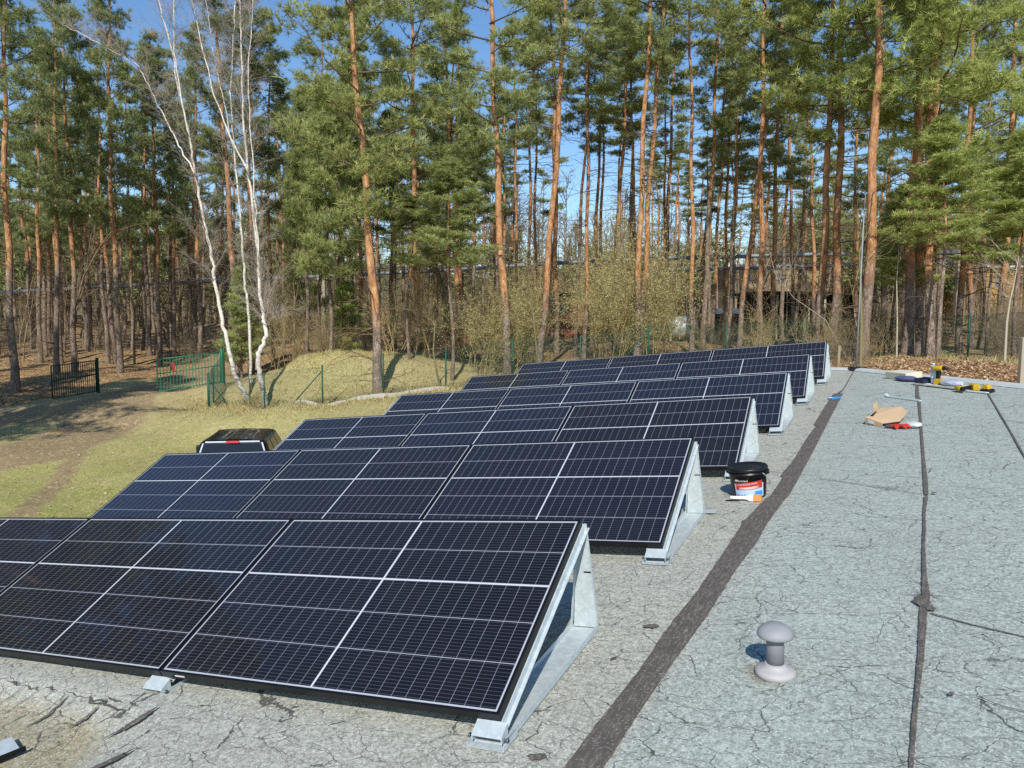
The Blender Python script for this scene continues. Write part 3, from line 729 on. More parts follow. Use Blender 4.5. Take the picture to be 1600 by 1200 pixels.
def pdist(x, y, pts):
    d = np.full(x.shape, 1e9)
    for (ax, ay), (bx, by) in zip(pts, pts[1:]):
        vx, vy = bx-ax, by-ay; t = np.clip(((x-ax)*vx+(y-ay)*vy)/(vx*vx+vy*vy), 0, 1)
        d = np.minimum(d, np.hypot(x-ax-vx*t, y-ay-vy*t))
    return d
FENCE = [(-13.1,33), (-9.7,30), (-6.8,27.5), (-4.65,27.7), (-2.5,29), (0,30), (2.7,30.5), (5.5,31), (8.6,31), (11.7,31), (14.5,30), (14.5,24.5), (14.6,20.5)]
TRACK = [(-19,60), (-17,44), (-17.3,37), (-17,33), (-15.8,29.5), (-15.3,27), (-15,24)]
TRACK2 = [(-17,32), (-20,28.5), (-26,26)]
RUT1 = [(-15.3,27), (-13.3,23), (-12.0,19.5), (-10.6,15)]; RUT2 = [(-16.6,27), (-15.3,22.5), (-14.2,18.5), (-13,14)]
def terrain_material():
    k = NT('ground'); v = k.coord()
    dirt, leaf, green = k.attr('dirt'), k.attr('leaf'), k.attr('green')
    n1 = k.noise(v, .9, 6, .65); n2 = k.noise(v, 5, 6, .7); n3 = k.noise(v, 26, 4, .7)
    fine = k.math('MULTIPLY_ADD', n3, .6, k.math('MULTIPLY', n2, .4))
    dry = k.ramp(fine, ((.3, rgb('786e44')), (.52, rgb('b8aa7a')), (.72, rgb('dccfa4'))))
    grn = k.ramp(fine, ((.3, rgb('70763a')), (.55, rgb('a3a55e')), (.75, rgb('c8c48a'))))
    lf = k.voronoi(v, 11)['Color']; ls = k.n('ShaderNodeSeparateColor'); k.l(lf, ls.inputs[0])
    lit = k.ramp(k.math('MULTIPLY_ADD', ls.outputs[0], .6, k.math('MULTIPLY', n2, .4)), ((.25, rgb('5f4930')), (.5, rgb('94764f')), (.8, rgb('c3a278'))))
    drt = k.ramp(fine, ((.3, rgb('6f5f4a')), (.55, rgb('a08b6b')), (.75, rgb('c4b18d'))))
    gm = k.math('MULTIPLY', green, k.ramp(k.math('MULTIPLY_ADD', n1, .7, k.math('MULTIPLY', n2, .3)), ((.30, 0.), (.52, 1.))))
    c = k.mix(gm, dry, grn)
    c = k.mix(k.ramp(k.math('MULTIPLY_ADD', n2, .8, k.math('SUBTRACT', k.math('MULTIPLY', leaf, 1.3), .5)), ((.35, 0.), (.6, 1.))), c, lit)
    n4 = k.noise(v, 1.8, 8, .75)
    c = k.mix(k.ramp(k.math('ADD', k.math('MULTIPLY_ADD', n2, .5, k.math('MULTIPLY', n4, 1.5)), k.math('SUBTRACT', k.math('MULTIPLY', dirt, 1.35), 1.06)), ((.42, 0.), (.78, .92))), c, drt)
    fl = k.voronoi(v, 16)['Color']; fs = k.n('ShaderNodeSeparateColor'); k.l(fl, fs.inputs[0])
    c = k.mix(k.math('MULTIPLY', k.math('GREATER_THAN', k.math('ADD', fs.outputs[1], k.math('MULTIPLY', n1, .25)), 1.03), .7), c, rgb('cdb68c'))
    k.p(c, .95, 0, .15); k.bump(k.math('ADD', n3, k.math('MULTIPLY', n2, .6)), .9, .05)
    return k.m
def zones(x, y):
    dirt = np.clip(1.5 - pdist(x, y, TRACK)/1.5, 0, 1); dirt = np.maximum(dirt, np.clip(1.5-pdist(x, y, TRACK2)/1.4, 0, .8))
    dirt = np.maximum(dirt, .72*np.clip(1.6-pdist(x, y, RUT1)/.35, 0, 1)); dirt = np.maximum(dirt, .62*np.clip(1.6-pdist(x, y, RUT2)/.35, 0, 1))
    wood = np.clip((y - 36 + .12*x)/4, 0, 1)
    bank = np.clip((x-1.5-.02*y)/2.5, 0, 1)*np.clip((34-y)/3, 0, 1)
    leaf = np.maximum(wood*.75, bank*.9)
    leaf = np.maximum(leaf, np.clip((-19-x)/3, 0, 1)*np.clip((y-29)/3, 0, 1)*.9)
    leaf = np.maximum(leaf, .52*np.clip(1-pdist(x, y, FENCE[:5])/4, 0, 1))
    green = np.clip(1.2 - np.hypot(x+12, (y-16)*.9)/13, 0, 1)*(1-bank); green = np.maximum(green, .4*np.clip(1-np.hypot(x+7.5, y-33)/4, 0, 1))
    return dirt, leaf, green
def make_terrain():
    xs = np.concatenate([np.arange(-150, -36, 4.), np.arange(-36, 26, .36), np.arange(26, 150, 4.)])
    ys = np.concatenate([np.arange(-14, 2, 1.), np.arange(2, 42, .36), np.arange(42, 62, 1.), np.arange(62, 320, 6.)])
    X, Y = np.meshgrid(xs, ys); Z = ground(X.ravel(), Y.ravel()).reshape(X.shape)
    V = np.stack([X, Y, Z], -1).reshape(-1, 3); nx = len(xs); ny = len(ys)
    j, i = np.meshgrid(np.arange(ny-1), np.arange(nx-1), indexing='ij'); a = (j*nx+i).ravel()
    d, l, g = zones(V[:, 0], V[:, 1])
    me = mesh_np('ground', V, [np.stack([a, a+1, a+nx+1, a+nx], 1)], [terrain_material()], True, {'dirt': ('POINT', d), 'leaf': ('POINT', l), 'green': ('POINT', g)})
    tag(link('ground', me), kind='structure')
make_terrain()

# grass and leaves (stuff)
def blades(name, x, y, h, w, lean, mats, val):
    n = len(x); z = ground(x, y); a = rng.uniform(0, 2*PI, n); dx, dy = np.cos(a), np.sin(a)
    b = rng.uniform(0, 2*PI, n); lx, ly = np.cos(b)*lean*h, np.sin(b)*lean*h
    V = np.empty((n, 3, 3))
    V[:, 0] = np.stack([x-dx*w/2, y-dy*w/2, z-.02], 1); V[:, 1] = np.stack([x+dx*w/2, y+dy*w/2, z-.02], 1); V[:, 2] = np.stack([x+lx, y+ly, z+h], 1)
    f = np.arange(n*3).reshape(-1, 3)
    return mesh_np(name, V.reshape(-1, 3), [f], mats, False, {'val': ('FACE', val)})
def val_material(name, stops, rough=.9, transl=.25):
    k = NT(name); c = k.ramp(k.attr('val'), stops); k.p(c, rough, 0, .15)
    if transl:
        tr = k.n('ShaderNodeBsdfTranslucent'); k.l(c, tr.inputs[0]); mx = k.n('ShaderNodeMixShader'); mx.inputs[0].default_value = transl
        k.l(k.b.outputs[0], mx.inputs[1]); k.l(tr.outputs[0], mx.inputs[2]); k.l(mx.outputs[0], k.out.inputs[0])
    return k.m
M_grass = val_material('dry_grass', ((0, rgb('827b48')), (.35, rgb('b5a873')), (.7, rgb('d6c798')), (1, rgb('9fa45c'))))
M_leaf = val_material('dead_leaves', ((0, rgb('6b4d34')), (.4, rgb('a8835f')), (.8, rgb('c8a683')), (1, rgb('dfc8a9'))), .8, .15)
def scatter(n, x0, x1, y0, y1, dens):
    x = rng.uniform(x0, x1, n); y = rng.uniform(y0, y1, n); k = rng.random(n) < dens(x, y)
    k &= ~inside_roof(x, y, .25)[0]; return x[k], y[k]
x, y = scatter(260000, -17, 16, 11, 37, lambda x, y: np.clip(.25 + .75*np.clip(1.3-np.hypot(x+7.5, y-33)/4, 0, 1) + .75*np.clip(1-pdist(x, y, FENCE)/3.2, 0, 1) - zones(x, y)[0], 0, 1)*(.35+.65*(np.sin(x*2.1+np.sin(y*3.1))*np.sin(y*1.7+x*1.3) > -.05)))
near = np.clip(1-pdist(x, y, FENCE)/2.5, 0, 1)
near = np.maximum(near, .55*np.clip(1.3-np.hypot(x+7.5, y-33)/4, 0, 1)); h = (.05 + .2*near*rng.random(len(x)))*rng.uniform(.6, 1.3, len(x))
tag(link('dry_grass', blades('dry_grass', x, y, h, .018+.012*near, .7, [M_grass], np.clip(rng.normal(.52, .32, len(x)), 0, 1))), kind='stuff')
def leaves(name, x, y, size):
    n = len(x); z = ground(x, y)+rng.uniform(0, .03, n); a = rng.uniform(0, 2*PI, n); t = rng.uniform(-.6, .6, (n, 2)); s = size*rng.uniform(.6, 1.3, n)
    u = np.stack([np.cos(a), np.sin(a), t[:, 0]], 1)*s[:, None]; v = np.stack([-np.sin(a), np.cos(a), t[:, 1]], 1)*s[:, None]*.6; c = np.stack([x, y, z+.03], 1)
    V = np.stack([c-u, c-v, c+u, c+v], 1).reshape(-1, 3)
    return mesh_np(name, V, [np.arange(n*4).reshape(-1, 4)], [M_leaf], False, {'val': ('FACE', np.clip(rng.normal(.5, .3, n), 0, 1))})
x, y = scatter(110000, 3, 18, 10.5, 33, lambda x, y: .25+.75*np.clip((26-y)/8, 0, 1))
x2, y2 = scatter(60000, -34, 4, 13, 46, lambda x, y: np.maximum(.10+.5*np.clip(1.3-np.hypot(x+7, y-33)/5, 0, 1), zones(x, y)[1]*.8)*(1-.6*zones(x, y)[0]))
tag(link('leaf_litter', leaves('leaf_litter', np.r_[x, x2], np.r_[y, y2], .034)), kind='stuff')

# ------------------------------------------------------------------ fence, kerb, gate
kb = thing('concrete_kerb', 'pale low concrete kerb running along the foot of the mesh fence', 'kerb')
kk = MB(); pts = []
for (ax, ay), (bx, by) in zip(FENCE[1:4], FENCE[2:5]):
    for t in np.linspace(0, 1, 9)[:-1]: pts.append((ax+(bx-ax)*t, ay+(by-ay)*t))
pts.append(FENCE[4]); rows = []
for i, (x, y) in enumerate(pts):
    a = pts[max(0, i-1)]; b = pts[min(len(pts)-1, i+1)]; d = Vector((b[0]-a[0], b[1]-a[1], 0)).normalized(); nr = Vector((d.y, -d.x, 0)); z = g1(x, y)
    p = Vector((x, y, z)) + nr*.10
    rows.append([p-nr*.07+Vector((0,0,-.2)), p-nr*.06+Vector((0,0,.13)), p+nr*.09+Vector((0,0,.12)), p+nr*.10+Vector((0,0,-.2))])
kk.sheet(rows); kk.build('kerb_body', M_conc, kb)
FH = 1.5
def fence_post(x, y, parent, h=FH+.06, name='post'):
    z = g1(x, y); return MB().tube([(x, y, z-.2), (x, y, z+h)], .03, 8).build(name, M_wire, parent)
def wire_mesh(a, b, parent):
    """chain link between two posts: crossing thin wires plus line wires"""
    A = np.array(a); B = np.array(b); L = np.hypot(*(B-A)); d = (B-A)/L; n = int(L/.075); segs = []
    def P(s, h):
        s = np.clip(s, 0, L); q = A + d*s; return (q[0], q[1], g1(q[0], q[1])*1.0 + h)
    za, zb = g1(*a), g1(*b)
    def P(s, h): q = A + d*s; return (q[0], q[1], za+(zb-za)*s/L+h)
    for i in range(-int(FH/.075), n):
        for sg in (0, 1):
            s0, s1, h0, h1 = i*.075, i*.075+FH, .03, FH
            if s0 < 0: h0 += -s0; s0 = 0
            if s1 > L: h1 -= s1-L; s1 = L
            if s1 <= s0: continue
            if sg: s0, s1 = L-s0, L-s1
            segs.append((P(s0, h0), P(s1, h1), .0032))
    for hh in (.05, .75, FH): segs.append((P(0, hh), P(L, hh), .004))
    V = []; Fc = []
    nr = np.array([d[1], -d[0], 0]); up = np.array([0, 0, 1.])
    for p, q, r in segs:
        p = np.array(p); q = np.array(q); k = len(V); t = (q-p)/np.linalg.norm(q-p); w = np.cross(t, nr)
        for o in (p, q): V += [o+w*r, o-w*r*.5+nr*r*.8, o-w*r*.5-nr*r*.8]
        for i in range(3): Fc.append((k+i, k+(i+1) % 3, k+3+(i+1) % 3, k+3+i))
    return link('wire_mesh', mesh_np('wire_mesh', np.array(V), [np.array(Fc)], [M_wire]), parent)
fn = thing('mesh_fence', 'dark green chain link fence with round posts around the mound and bank', 'fence')
for (a, b) in zip(FENCE, FENCE[1:]): wire_mesh(a, b, fn)
for i, (x, y) in enumerate(FENCE):
    fence_post(x, y, fn)
def brace(x, y, dx, dy, parent):
    z = g1(x, y); z2 = g1(x+dx, y+dy); MB().tube([(x, y, z+FH*.9), (x+dx, y+dy, z2)], .022, 6).build('brace', M_wire, parent)
brace(-6.8, 27.5, -1.3, .55, fn); brace(5.5, 31, -1.3, -.2, fn); brace(14.5, 30, -.4, -1.2, fn)
def gate_leaf(name, label, a, b, mat, h=1.42, bars=22, post_at=1):
    g = thing(name, label, 'gate'); za, zb = g1(*a)+.08, g1(*b)+.08
    A, B = Vector((*a, za)), Vector((*b, zb)); up = Vector((0, 0, 1))
    f = MB()
    for p, q in ((A, B), (A+up*h, B+up*h), (A+up*h*.55, B+up*h*.55)): f.tube([p, q], .022, 6)
    f.tube([A-up*.02, A+up*h], .03, 6); f.tube([B-up*.02, B+up*h], .03, 6); f.build('gate_frame', mat, g)
    v = MB()
    for i in range(1, bars):
        p = A.lerp(B, i/bars); v.tube([p, p+up*(h+.04)], .017, 5, cap=False)
    v.build('bars', mat, g)
    P = (A, B)[post_at]; d = (B-A).normalized(); P = P + d*(.09 if post_at else -.09)
    MB().box((P.x-.05, P.y-.05, P.z-.4), (P.x+.05, P.y+.05, P.z+h+.12)).bevel(.008).build('gate_post', mat, g)
    return g, A, B
gate_leaf('gate_leaf', 'dark green barred gate leaf standing open in the shade by the wood', (-20.05,33.4), (-19.2,35.4), M_gate_shaded, bars=20)
g, A, B = gate_leaf('gate_leaf', 'sunlit green barred gate leaf with small red sign beside the birches', (-16.05,34.7), (-13.9,36.6), M_gate, bars=20)
p = A.lerp(B, .24) + Vector((0, -.04, 1.0)); sg = MB(); sg.box((p.x-.12, p.y-.012, p.z-.16), (p.x+.12, p.y, p.z+.2)); sg.build('sign_plate', simple('sign_red', '8e3b33', .6, 0, .2, 20), g)
sf = thing('fence_panel', 'short mesh fence panel joining the sunlit gate post to the fence corner', 'fence')
wire_mesh((-13.1,33), (-13.6,36.3), sf); fence_post(-13.25, 34.0, sf); fence_post(-13.6, 36.3, sf, 2.4); fence_post(-13.02, 32.9, sf)
brace(-13.1, 33, 1.1, -.4, sf)

# ------------------------------------------------------------------ pickup truck
def make_truck():
    k = NT('black_paint'); k.p(rgb('0a0b0d'), .35, 0, .2); k.b.inputs['Coat Weight'].default_value = .4; k.b.inputs['Coat Roughness'].default_value = .03; paint = k.m
    k = NT('tinted_glass'); k.p(rgb('20272d'), .12, 0, .25); glass = k.m
    trim = simple('bright_trim', 'b4b9be', .35, .3, .05); tyre = simple('tyre_rubber', '17171a', .9); rimm = simple('alloy', '9a9ea3', .35, .8)
    k = NT('brake_lamp'); k.p(rgb('b5130c'), .55); red = k.m
    hd = R(9); rear = at(364, 687, 17.4); base = RZ(hd)
    o = base @ Vector((0, 2.19, 1.88)); loc = rear - o; loc.z = g1(rear.x, rear.y) if False else rear.z - 1.88
    t = thing('pickup_truck', 'black pickup truck parked on the lawn behind the solar panels', 'pickup', Matrix.Translation(loc) @ base)
    hw = .98
    b = MB(); b.solid([(-hw,0,.55), (hw,0,.55), (hw,5.7,.5), (-hw,5.7,.5)], [(-hw,0,1.2), (hw,0,1.2), (hw,5.65,1.12), (-hw,5.65,1.12)]); b.bevel(.07, 3); b.build('body', paint, t)
    b = MB(); b.box((-.78,.12,1.0), (.78,1.95,1.206)); b.build('bed_floor', M_blackp, t)
    for s in (-1, 1): MB().box((s*.98-.10, 0.05, 1.19), (s*.98+.02 if s < 0 else s*.98+.0, 2.05, 1.27)).bevel(.02).build('bed_rail', paint, t)
    MB().box((-.95,-.02,.75), (.95,.06,1.26)).bevel(.02).build('tailgate', paint, t)
    MB().box((-.9,-.18,.55), (.9,.0,.72)).bevel(.03).build('rear_bumper', trim, t)
    # cab
    lo = [(-.94,2.0,1.15), (.94,2.0,1.15), (.94,4.75,1.12), (-.94,4.75,1.12)]; hi = [(-.70,2.17,1.86), (.70,2.17,1.86), (.69,3.95,1.85), (-.69,3.95,1.85)]
    b = MB(); b.solid(lo, hi); b.bevel(.09, 4); b.build('cab', paint, t)
    # roof skin with pressed ribs
    rows = []
    for i in range(25):
        y = 2.21 + 1.72*i/24; row = []
        for j in range(33):
            x = -.66 + 1.32*j/32; u = abs(x)/.66
            z = 1.858 + .055*(1-u**2)*math.sin(PI*min(1, max(0, (i+2)/28)))**.5
            rib = max(0, 1-abs((x*2.2) % 1 - .5)*5)*.008*min(1, i/5)*min(1, (24-i)/4)
            row.append((x, y, z - rib))
        rows.append(row)
    MB().sheet(rows).build('roof', paint, t)
    def pane(q, name, mat=glass, par=t): return MB().sheet([[q[0], q[1]], [q[3], q[2]]]).build(name, mat, par)
    def lerp3(a, b, c, d, u, v):
        a, b, c, d = map(Vector, (a, b, c, d)); return a*(1-u)*(1-v)+b*u*(1-v)+c*u*v+d*(1-u)*v
    # rear window: surround coloured pale for its sky reflection, then glass proud of it
    n = Vector((0, -.71, .17)).normalized()
    def rq(u0, u1, v0, v1, off): return [lerp3(lo[0], lo[1], hi[1], hi[0], u, v)+n*off for u, v in ((u0, v0), (u1, v0), (u1, v1), (u0, v1))]
    for nm, a in (('window_surround', (.08, .92, .945, .99)), ('window_surround', (.04, .062, .2, .93)), ('window_surround', (.938, .96, .2, .93))): pane(rq(*a, .012), nm, trim)
    pane(rq(.075, .925, .18, .91, .012), 'rear_window')
    bl = MB(); q = rq(.40, .60, .92, .99, .02); q2 = rq(.40, .60, .92, .99, .055); bl.solid(q, q2); bl.build('brake_light', red, t)
    for s in (-1, 1):
        a = [(s*.94,2.0,1.15), (s*.94,4.75,1.12), (s*.69,3.95,1.85), (s*.70,2.17,1.86)]; off = Vector((s*.9, 0, .3)).normalized()*.012
        for (u0, u1) in ((.06, .30), (.34, .62), (.65, .86)):
            v1 = .9; q = [lerp3(*a, u, v)+off for u, v in ((u0, .12), (u1, .12), (min(u1, 1), v1), (u0, v1))]; pane(q, 'side_window')
        m = MB(); m.box((s*1.02-.0 if s > 0 else s*1.02-.24, 4.05, 1.16), (s*1.02+.24 if s > 0 else s*1.02, 4.16, 1.46)).bevel(.03); mr = m.build('wing_mirror', M_blackp, t)
        MB().box((s*.9-.06, 4.08, 1.2), (s*1.03+.03, 4.13, 1.27)).build('mirror_arm', M_blackp, mr)
        MB().box((s*.86-.09, -.02, .78), (s*.86+.09, .10, 1.16)).bevel(.02).build('tail_lamp', red, t)
        for y in (1.05, 4.75):
            w = MB(); mm = T(s*.86, y, .40) @ RY(PI/2); w.lathe([(.24, -.12), (.36, -.13), (.40, -.09), (.40, .09), (.36, .13), (.24, .12)], 28, mm); wo = w.build('wheel', tyre, t)
            MB().lathe([(.23, -.125), (.23, .125), (.05, .132)], 20, mm).build('rim', rimm, wo)
    pane([lerp3(lo[3], lo[2], hi[2], hi[3], u, v)+Vector((0,.7,.5)).normalized()*.012 for u, v in ((.06,.1), (.94,.1), (.94,.93), (.06,.93))], 'windscreen')
make_truck()

# ------------------------------------------------------------------ trees
def seg_mesh(name, P0, P1, r0, r1, mats, k=3, val=None):
    P0, P1 = np.asarray(P0, float), np.asarray(P1, float); r0, r1 = np.asarray(r0, float), np.asarray(r1, float); n = len(P0)
    t = P1-P0; t /= np.linalg.norm(t, axis=1, keepdims=True)+1e-9
    ref = np.where(np.abs(t[:, 2:3]) > .9, np.array([[1., 0, 0]]), np.array([[0, 0, 1.]]))
    u = np.cross(t, ref); u /= np.linalg.norm(u, axis=1, keepdims=True)+1e-9; w = np.cross(t, u)
    V = np.empty((n, 2, k, 3))
    for i in range(k):
        o = u*math.cos(2*PI*i/k) + w*math.sin(2*PI*i/k)
        V[:, 0, i] = P0 + o*r0[:, None]; V[:, 1, i] = P1 + o*r1[:, None]
    b = (np.arange(n)*2*k)[:, None]
    Fq = np.concatenate([np.concatenate([b+i, b+(i+1) % k, b+k+(i+1) % k, b+k+i], 1) for i in range(k)])
    at_ = {'val': ('FACE', np.tile(val, k))} if val is not None else None
    return mesh_np(name, V.reshape(-1, 3), [Fq], mats, k > 4, at_)

def bark_material():
    k = NT('pine_bark'); v = k.coord(); hh = k.attr('hh')
    n = k.noise(k.mapping(v, (1, 1, .35)), 9, 5, .65); pl = k.voronoi(k.mapping(v, (1, 1, .4)), 14, 'DISTANCE_TO_EDGE')['Distance']
    oi = k.n('ShaderNodeObjectInfo').outputs['Random']
    low = k.ramp(n, ((.3, rgb('665850')), (.55, rgb('9a8979')), (.75, rgb('b9aa9a'))))
    up = k.ramp(n, ((.3, rgb('875b38')), (.5, rgb('be8b60')), (.75, rgb('dbb890'))))
    f = k.ramp(k.math('MULTIPLY_ADD', k.math('SUBTRACT', k.noise(v, 1.3, 4), .5), .55, hh), ((.40, 0.), (.58, 1.)))
    c = k.mix(f, low, up)
    c = k.mix(k.math('MULTIPLY', k.ramp(pl, ((.0, 1.), (.12, 0.))), k.math('MULTIPLY_ADD', f, -.35, .6)), c, rgb('2e211a'))
    pt = k.ramp(k.noise(k.mapping(v, (1, 1, .55)), 3.4, 5, .7), ((.50, 0.), (.62, 1.)))
    c = k.mix(k.math('MULTIPLY', pt, .62), c, rgb('6f5a4c'))
    c = k.mix(k.math('MULTIPLY', oi, .4), c, k.mix(1., c, (.62, .6, .62, 1), 'MULTIPLY'))
    k.p(c, .92, 0, .15); k.bump(k.math('ADD', n, pl), .8, .03); return k.m
M_bark = bark_material()
def twig_material(name, a, b):
    k = NT(name); k.p(k.mix(k.n('ShaderNodeObjectInfo').outputs['Random'], rgb(a), rgb(b)), .9, 0, .15); return k.m
M_pbranch = twig_material('pine_branch_bark', '5b4a3c', '77624e')
M_twig = twig_material('bare_twig', '9c8a60', 'bda97c')
M_twigd = twig_material('dark_bare_twig', '7a6b56', '9c8b70')
def needle_material(name, stops):
    k = NT(name); oi = k.n('ShaderNodeObjectInfo').outputs['Random']
    c = k.ramp(k.attr('val'), stops)
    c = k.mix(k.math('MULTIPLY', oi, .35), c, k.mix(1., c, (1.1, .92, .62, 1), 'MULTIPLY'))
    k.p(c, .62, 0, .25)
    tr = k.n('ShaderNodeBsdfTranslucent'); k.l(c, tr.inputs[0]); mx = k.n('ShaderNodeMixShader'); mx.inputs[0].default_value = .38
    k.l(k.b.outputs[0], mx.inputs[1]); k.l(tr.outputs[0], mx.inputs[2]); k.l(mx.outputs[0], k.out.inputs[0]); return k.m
M_needles = [needle_material('needles_shaded', ((0, rgb('5e6c48')), (.5, rgb('8f9c65')), (1, rgb('b9bf86')))),  # dark copy: shade over the left wood put into the needle colour
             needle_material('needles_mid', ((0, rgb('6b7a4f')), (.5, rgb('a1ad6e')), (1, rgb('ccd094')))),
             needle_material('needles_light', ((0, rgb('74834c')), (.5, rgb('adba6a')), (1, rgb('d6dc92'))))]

def tufts(C, D, per, length, width, rg):
    """needle sprays around centres C with main direction D"""
    n = len(C); C = np.repeat(C, per, 0); D = np.repeat(D, per, 0)
    d = D*.75 + rg.normal(0, .62, (n*per, 3)); d[:, 2] += .12; d /= np.linalg.norm(d, axis=1, keepdims=True)+1e-9
    s = np.cross(d, rg.normal(0, 1, (n*per, 3))); s /= np.linalg.norm(s, axis=1, keepdims=True)+1e-9
    L = length*rg.uniform(.7, 1.3, (n*per, 1)); w = width*rg.uniform(.7, 1.2, (n*per, 1))
    b = C + d*L*.08
    V = np.stack([b - s*w*.5, b + s*w*.5, C + d*L], 1)
    return V.reshape(-1, 3)

def pine_crown(seed, Hc=10., Rmax=2.5, nb=27, clump=17, low=.0, dead=22, fork=False, shape=0):
    rg = np.random.default_rng(seed); S0, S1, R0, R1 = [], [], [], []; CC, DD, SH = [], [], []
    def add(a, b, ra, rb): S0.append(a); S1.append(b); R0.append(ra); R1.append(rb)
    for i in range(nb):
        t = (i + rg.uniform(-.4, .8))/nb; t = min(max(t, 0), .99); z = t*Hc; az = i*2.4 + rg.uniform(-.7, .7)
        if shape == 0: prof = (.5 + .5*math.sin(PI*min(1, t*1.15+.12)))*(1-t**4)
        else: prof = (1-t)**.75*.95+.08
        L = Rmax*prof*rg.uniform(.5, 1.15)
        el = -.12 + .75*t + rg.uniform(-.15, .2); d = np.array([math.cos(az)*math.cos(el), math.sin(az)*math.cos(el), math.sin(el)])
        p = np.array([0, 0, z]); n = 6; pts = [p]; dd = d.copy()
        for q in range(n):
            dd = dd + np.array([0, 0, .09]) + rg.normal(0, .12, 3); dd /= np.linalg.norm(dd); p = p + dd*L/n; pts.append(p)
        rb = .007 + .010*L
        for q in range(n): add(pts[q], pts[q+1], rb*(1-q/n*.8), rb*(1-(q+1)/n*.8))
        for s in np.arange(.26, 1.01, .115):
            f = s*n; q = min(int(f), n-1); base = pts[q] + (pts[q+1]-pts[q])*(f-q); side = rg.choice([-1, 1])
            fw = pts[q+1]-pts[q]; fw /= np.linalg.norm(fw); lat = np.cross(fw, [0, 0, 1]); lat /= np.linalg.norm(lat)+1e-6
            sd = fw*rg.uniform(.3, .8) + lat*side*rg.uniform(.4, 1.) + np.array([0, 0, rg.uniform(-.05, .45)]); sd /= np.linalg.norm(sd)
            sl = L*rg.uniform(.14, .34)*(1.15-s*.4) if s < .98 else .1
            e = base + sd*sl; add(base, e, .009, .004)
            sz = np.array([.31, .31, .15])*rg.uniform(.7, 1.25)*(.75+.1*Rmax)
            c = e + rg.normal(0, 1, (clump, 3))*sz*.55
            CC.append(c); o = (c-e)/sz; DD.append(o*.8 + np.array([0, 0, .45]) + sd*.5)
            SH.append(np.clip(.5 + .22*o[:, 2] + rg.normal(0, .13, clump) + rg.uniform(-.14, .14), 0, 1))
            for m in range(2): add(e, c[m], .005, .003)
    for i in range(dead):
        z = -rg.uniform(.0, 5.5); az = rg.uniform(0, 2*PI); L = rg.uniform(.4, 1.9); d = np.array([math.cos(az), math.sin(az), rg.uniform(-.25, .3)])
        p = np.array([0, 0, z]); q = p
        for s in range(4):
            d2 = d + rg.normal(0, .22, 3); e = q + d2*L/4; add(q, e, .018*(1-s*.2), .018*(1-(s+1)*.2)); 
            if s: add(e, e + (d2+rg.normal(0, .6, 3))*L*.16, .007, .003)
            q = e
    C = np.concatenate(CC); D = np.concatenate(DD); sh = np.concatenate(SH); D /= np.linalg.norm(D, axis=1, keepdims=True)+1e-9
    per = 13; V = tufts(C, D, per, .19, .021, rg); sh = np.clip(np.repeat(sh, per) + rg.normal(0, .08, len(sh)*per), 0, 1)
    bm_ = seg_mesh('crown', S0, S1, R0, R1, [M_pbranch], 4)
    nb_ = len(bm_.vertices); co = np.empty(nb_*3, np.float32); bm_.vertices.foreach_get('co', co); nq = len(bm_.polygons)
    q = np.empty(nq*4, np.int32); bm_.loops.foreach_get('vertex_index', q)
    cm = mesh_np('crown', np.concatenate([co.reshape(-1, 3), V]), [q.reshape(-1, 4), np.arange(len(V)).reshape(-1, 3)+nb_], [M_pbranch, M_needles[1]], False,
                 {'val': ('FACE', np.r_[np.full(nq, .5), sh])}, np.r_[np.zeros(nq), np.ones(len(sh))])
    cms = []
    for m in M_needles:
        c2 = cm.copy(); c2.materials[1] = m; cms.append(c2)
    return cms, None
PROTO = [pine_crown(101), pine_crown(102, Rmax=2.3, nb=23), pine_crown(103, Rmax=2.7, nb=28), pine_crown(104, Rmax=2.2, nb=20, dead=16), pine_crown(105, Rmax=2.5, nb=19, clump=22, dead=14), pine_crown(106, Rmax=2.0, nb=17, dead=20)]
FAR = [pine_crown(111, Rmax=1.5, nb=15, clump=15, dead=22), pine_crown(112, Rmax=1.7, nb=17, clump=15, dead=16), pine_crown(113, Rmax=1.35, nb=13, clump=16, dead=26)]
YOUNG = [pine_crown(201, 6., 1.9, 34, 18, dead=0, shape=1), pine_crown(202, 6., 1.7, 30, 18, dead=2, shape=1)]

def trunk_mesh(h, dia, seed, bend=.25, trans=.35):
    rg = np.random.default_rng(seed); n = 16; k = 9; zs = np.linspace(-.3, h, n); ph = rg.uniform(0, 6, 4)
    cx = bend*np.sin(zs/h*PI*1.3+ph[0])*(zs/h) + .05*np.sin(zs*1.1+ph[1]); cy = bend*np.sin(zs/h*PI*1.1+ph[2])*(zs/h) + .05*np.sin(zs*.9+ph[3])
    cx -= cx[0]; cy -= cy[0]
    r = dia/2*(1-.78*np.clip(zs/h, 0, 1)**1.15)*(1+.35*np.exp(-np.clip(zs, 0, 9)/.35)); V = []
    for i in range(n):
        for j in range(k):
            a = 2*PI*j/k; rr = r[i]*(1+.06*math.sin(3*a+i*1.7+ph[0])); V.append((cx[i]+rr*math.cos(a), cy[i]+rr*math.sin(a), zs[i]))
    Fq = [(i*k+j, i*k+(j+1) % k, (i+1)*k+(j+1) % k, (i+1)*k+j) for i in range(n-1) for j in range(k)]
    hh = np.repeat(np.clip((zs/h-trans)/.3+.5, 0, 1), k)
    me = mesh_np('trunk', np.array(V), [np.array(Fq)], [M_bark], True, {'hh': ('POINT', hh)})
    return me, (lambda z: (float(np.interp(z, zs, cx)), float(np.interp(z, zs, cy))))
NTREE = [0]
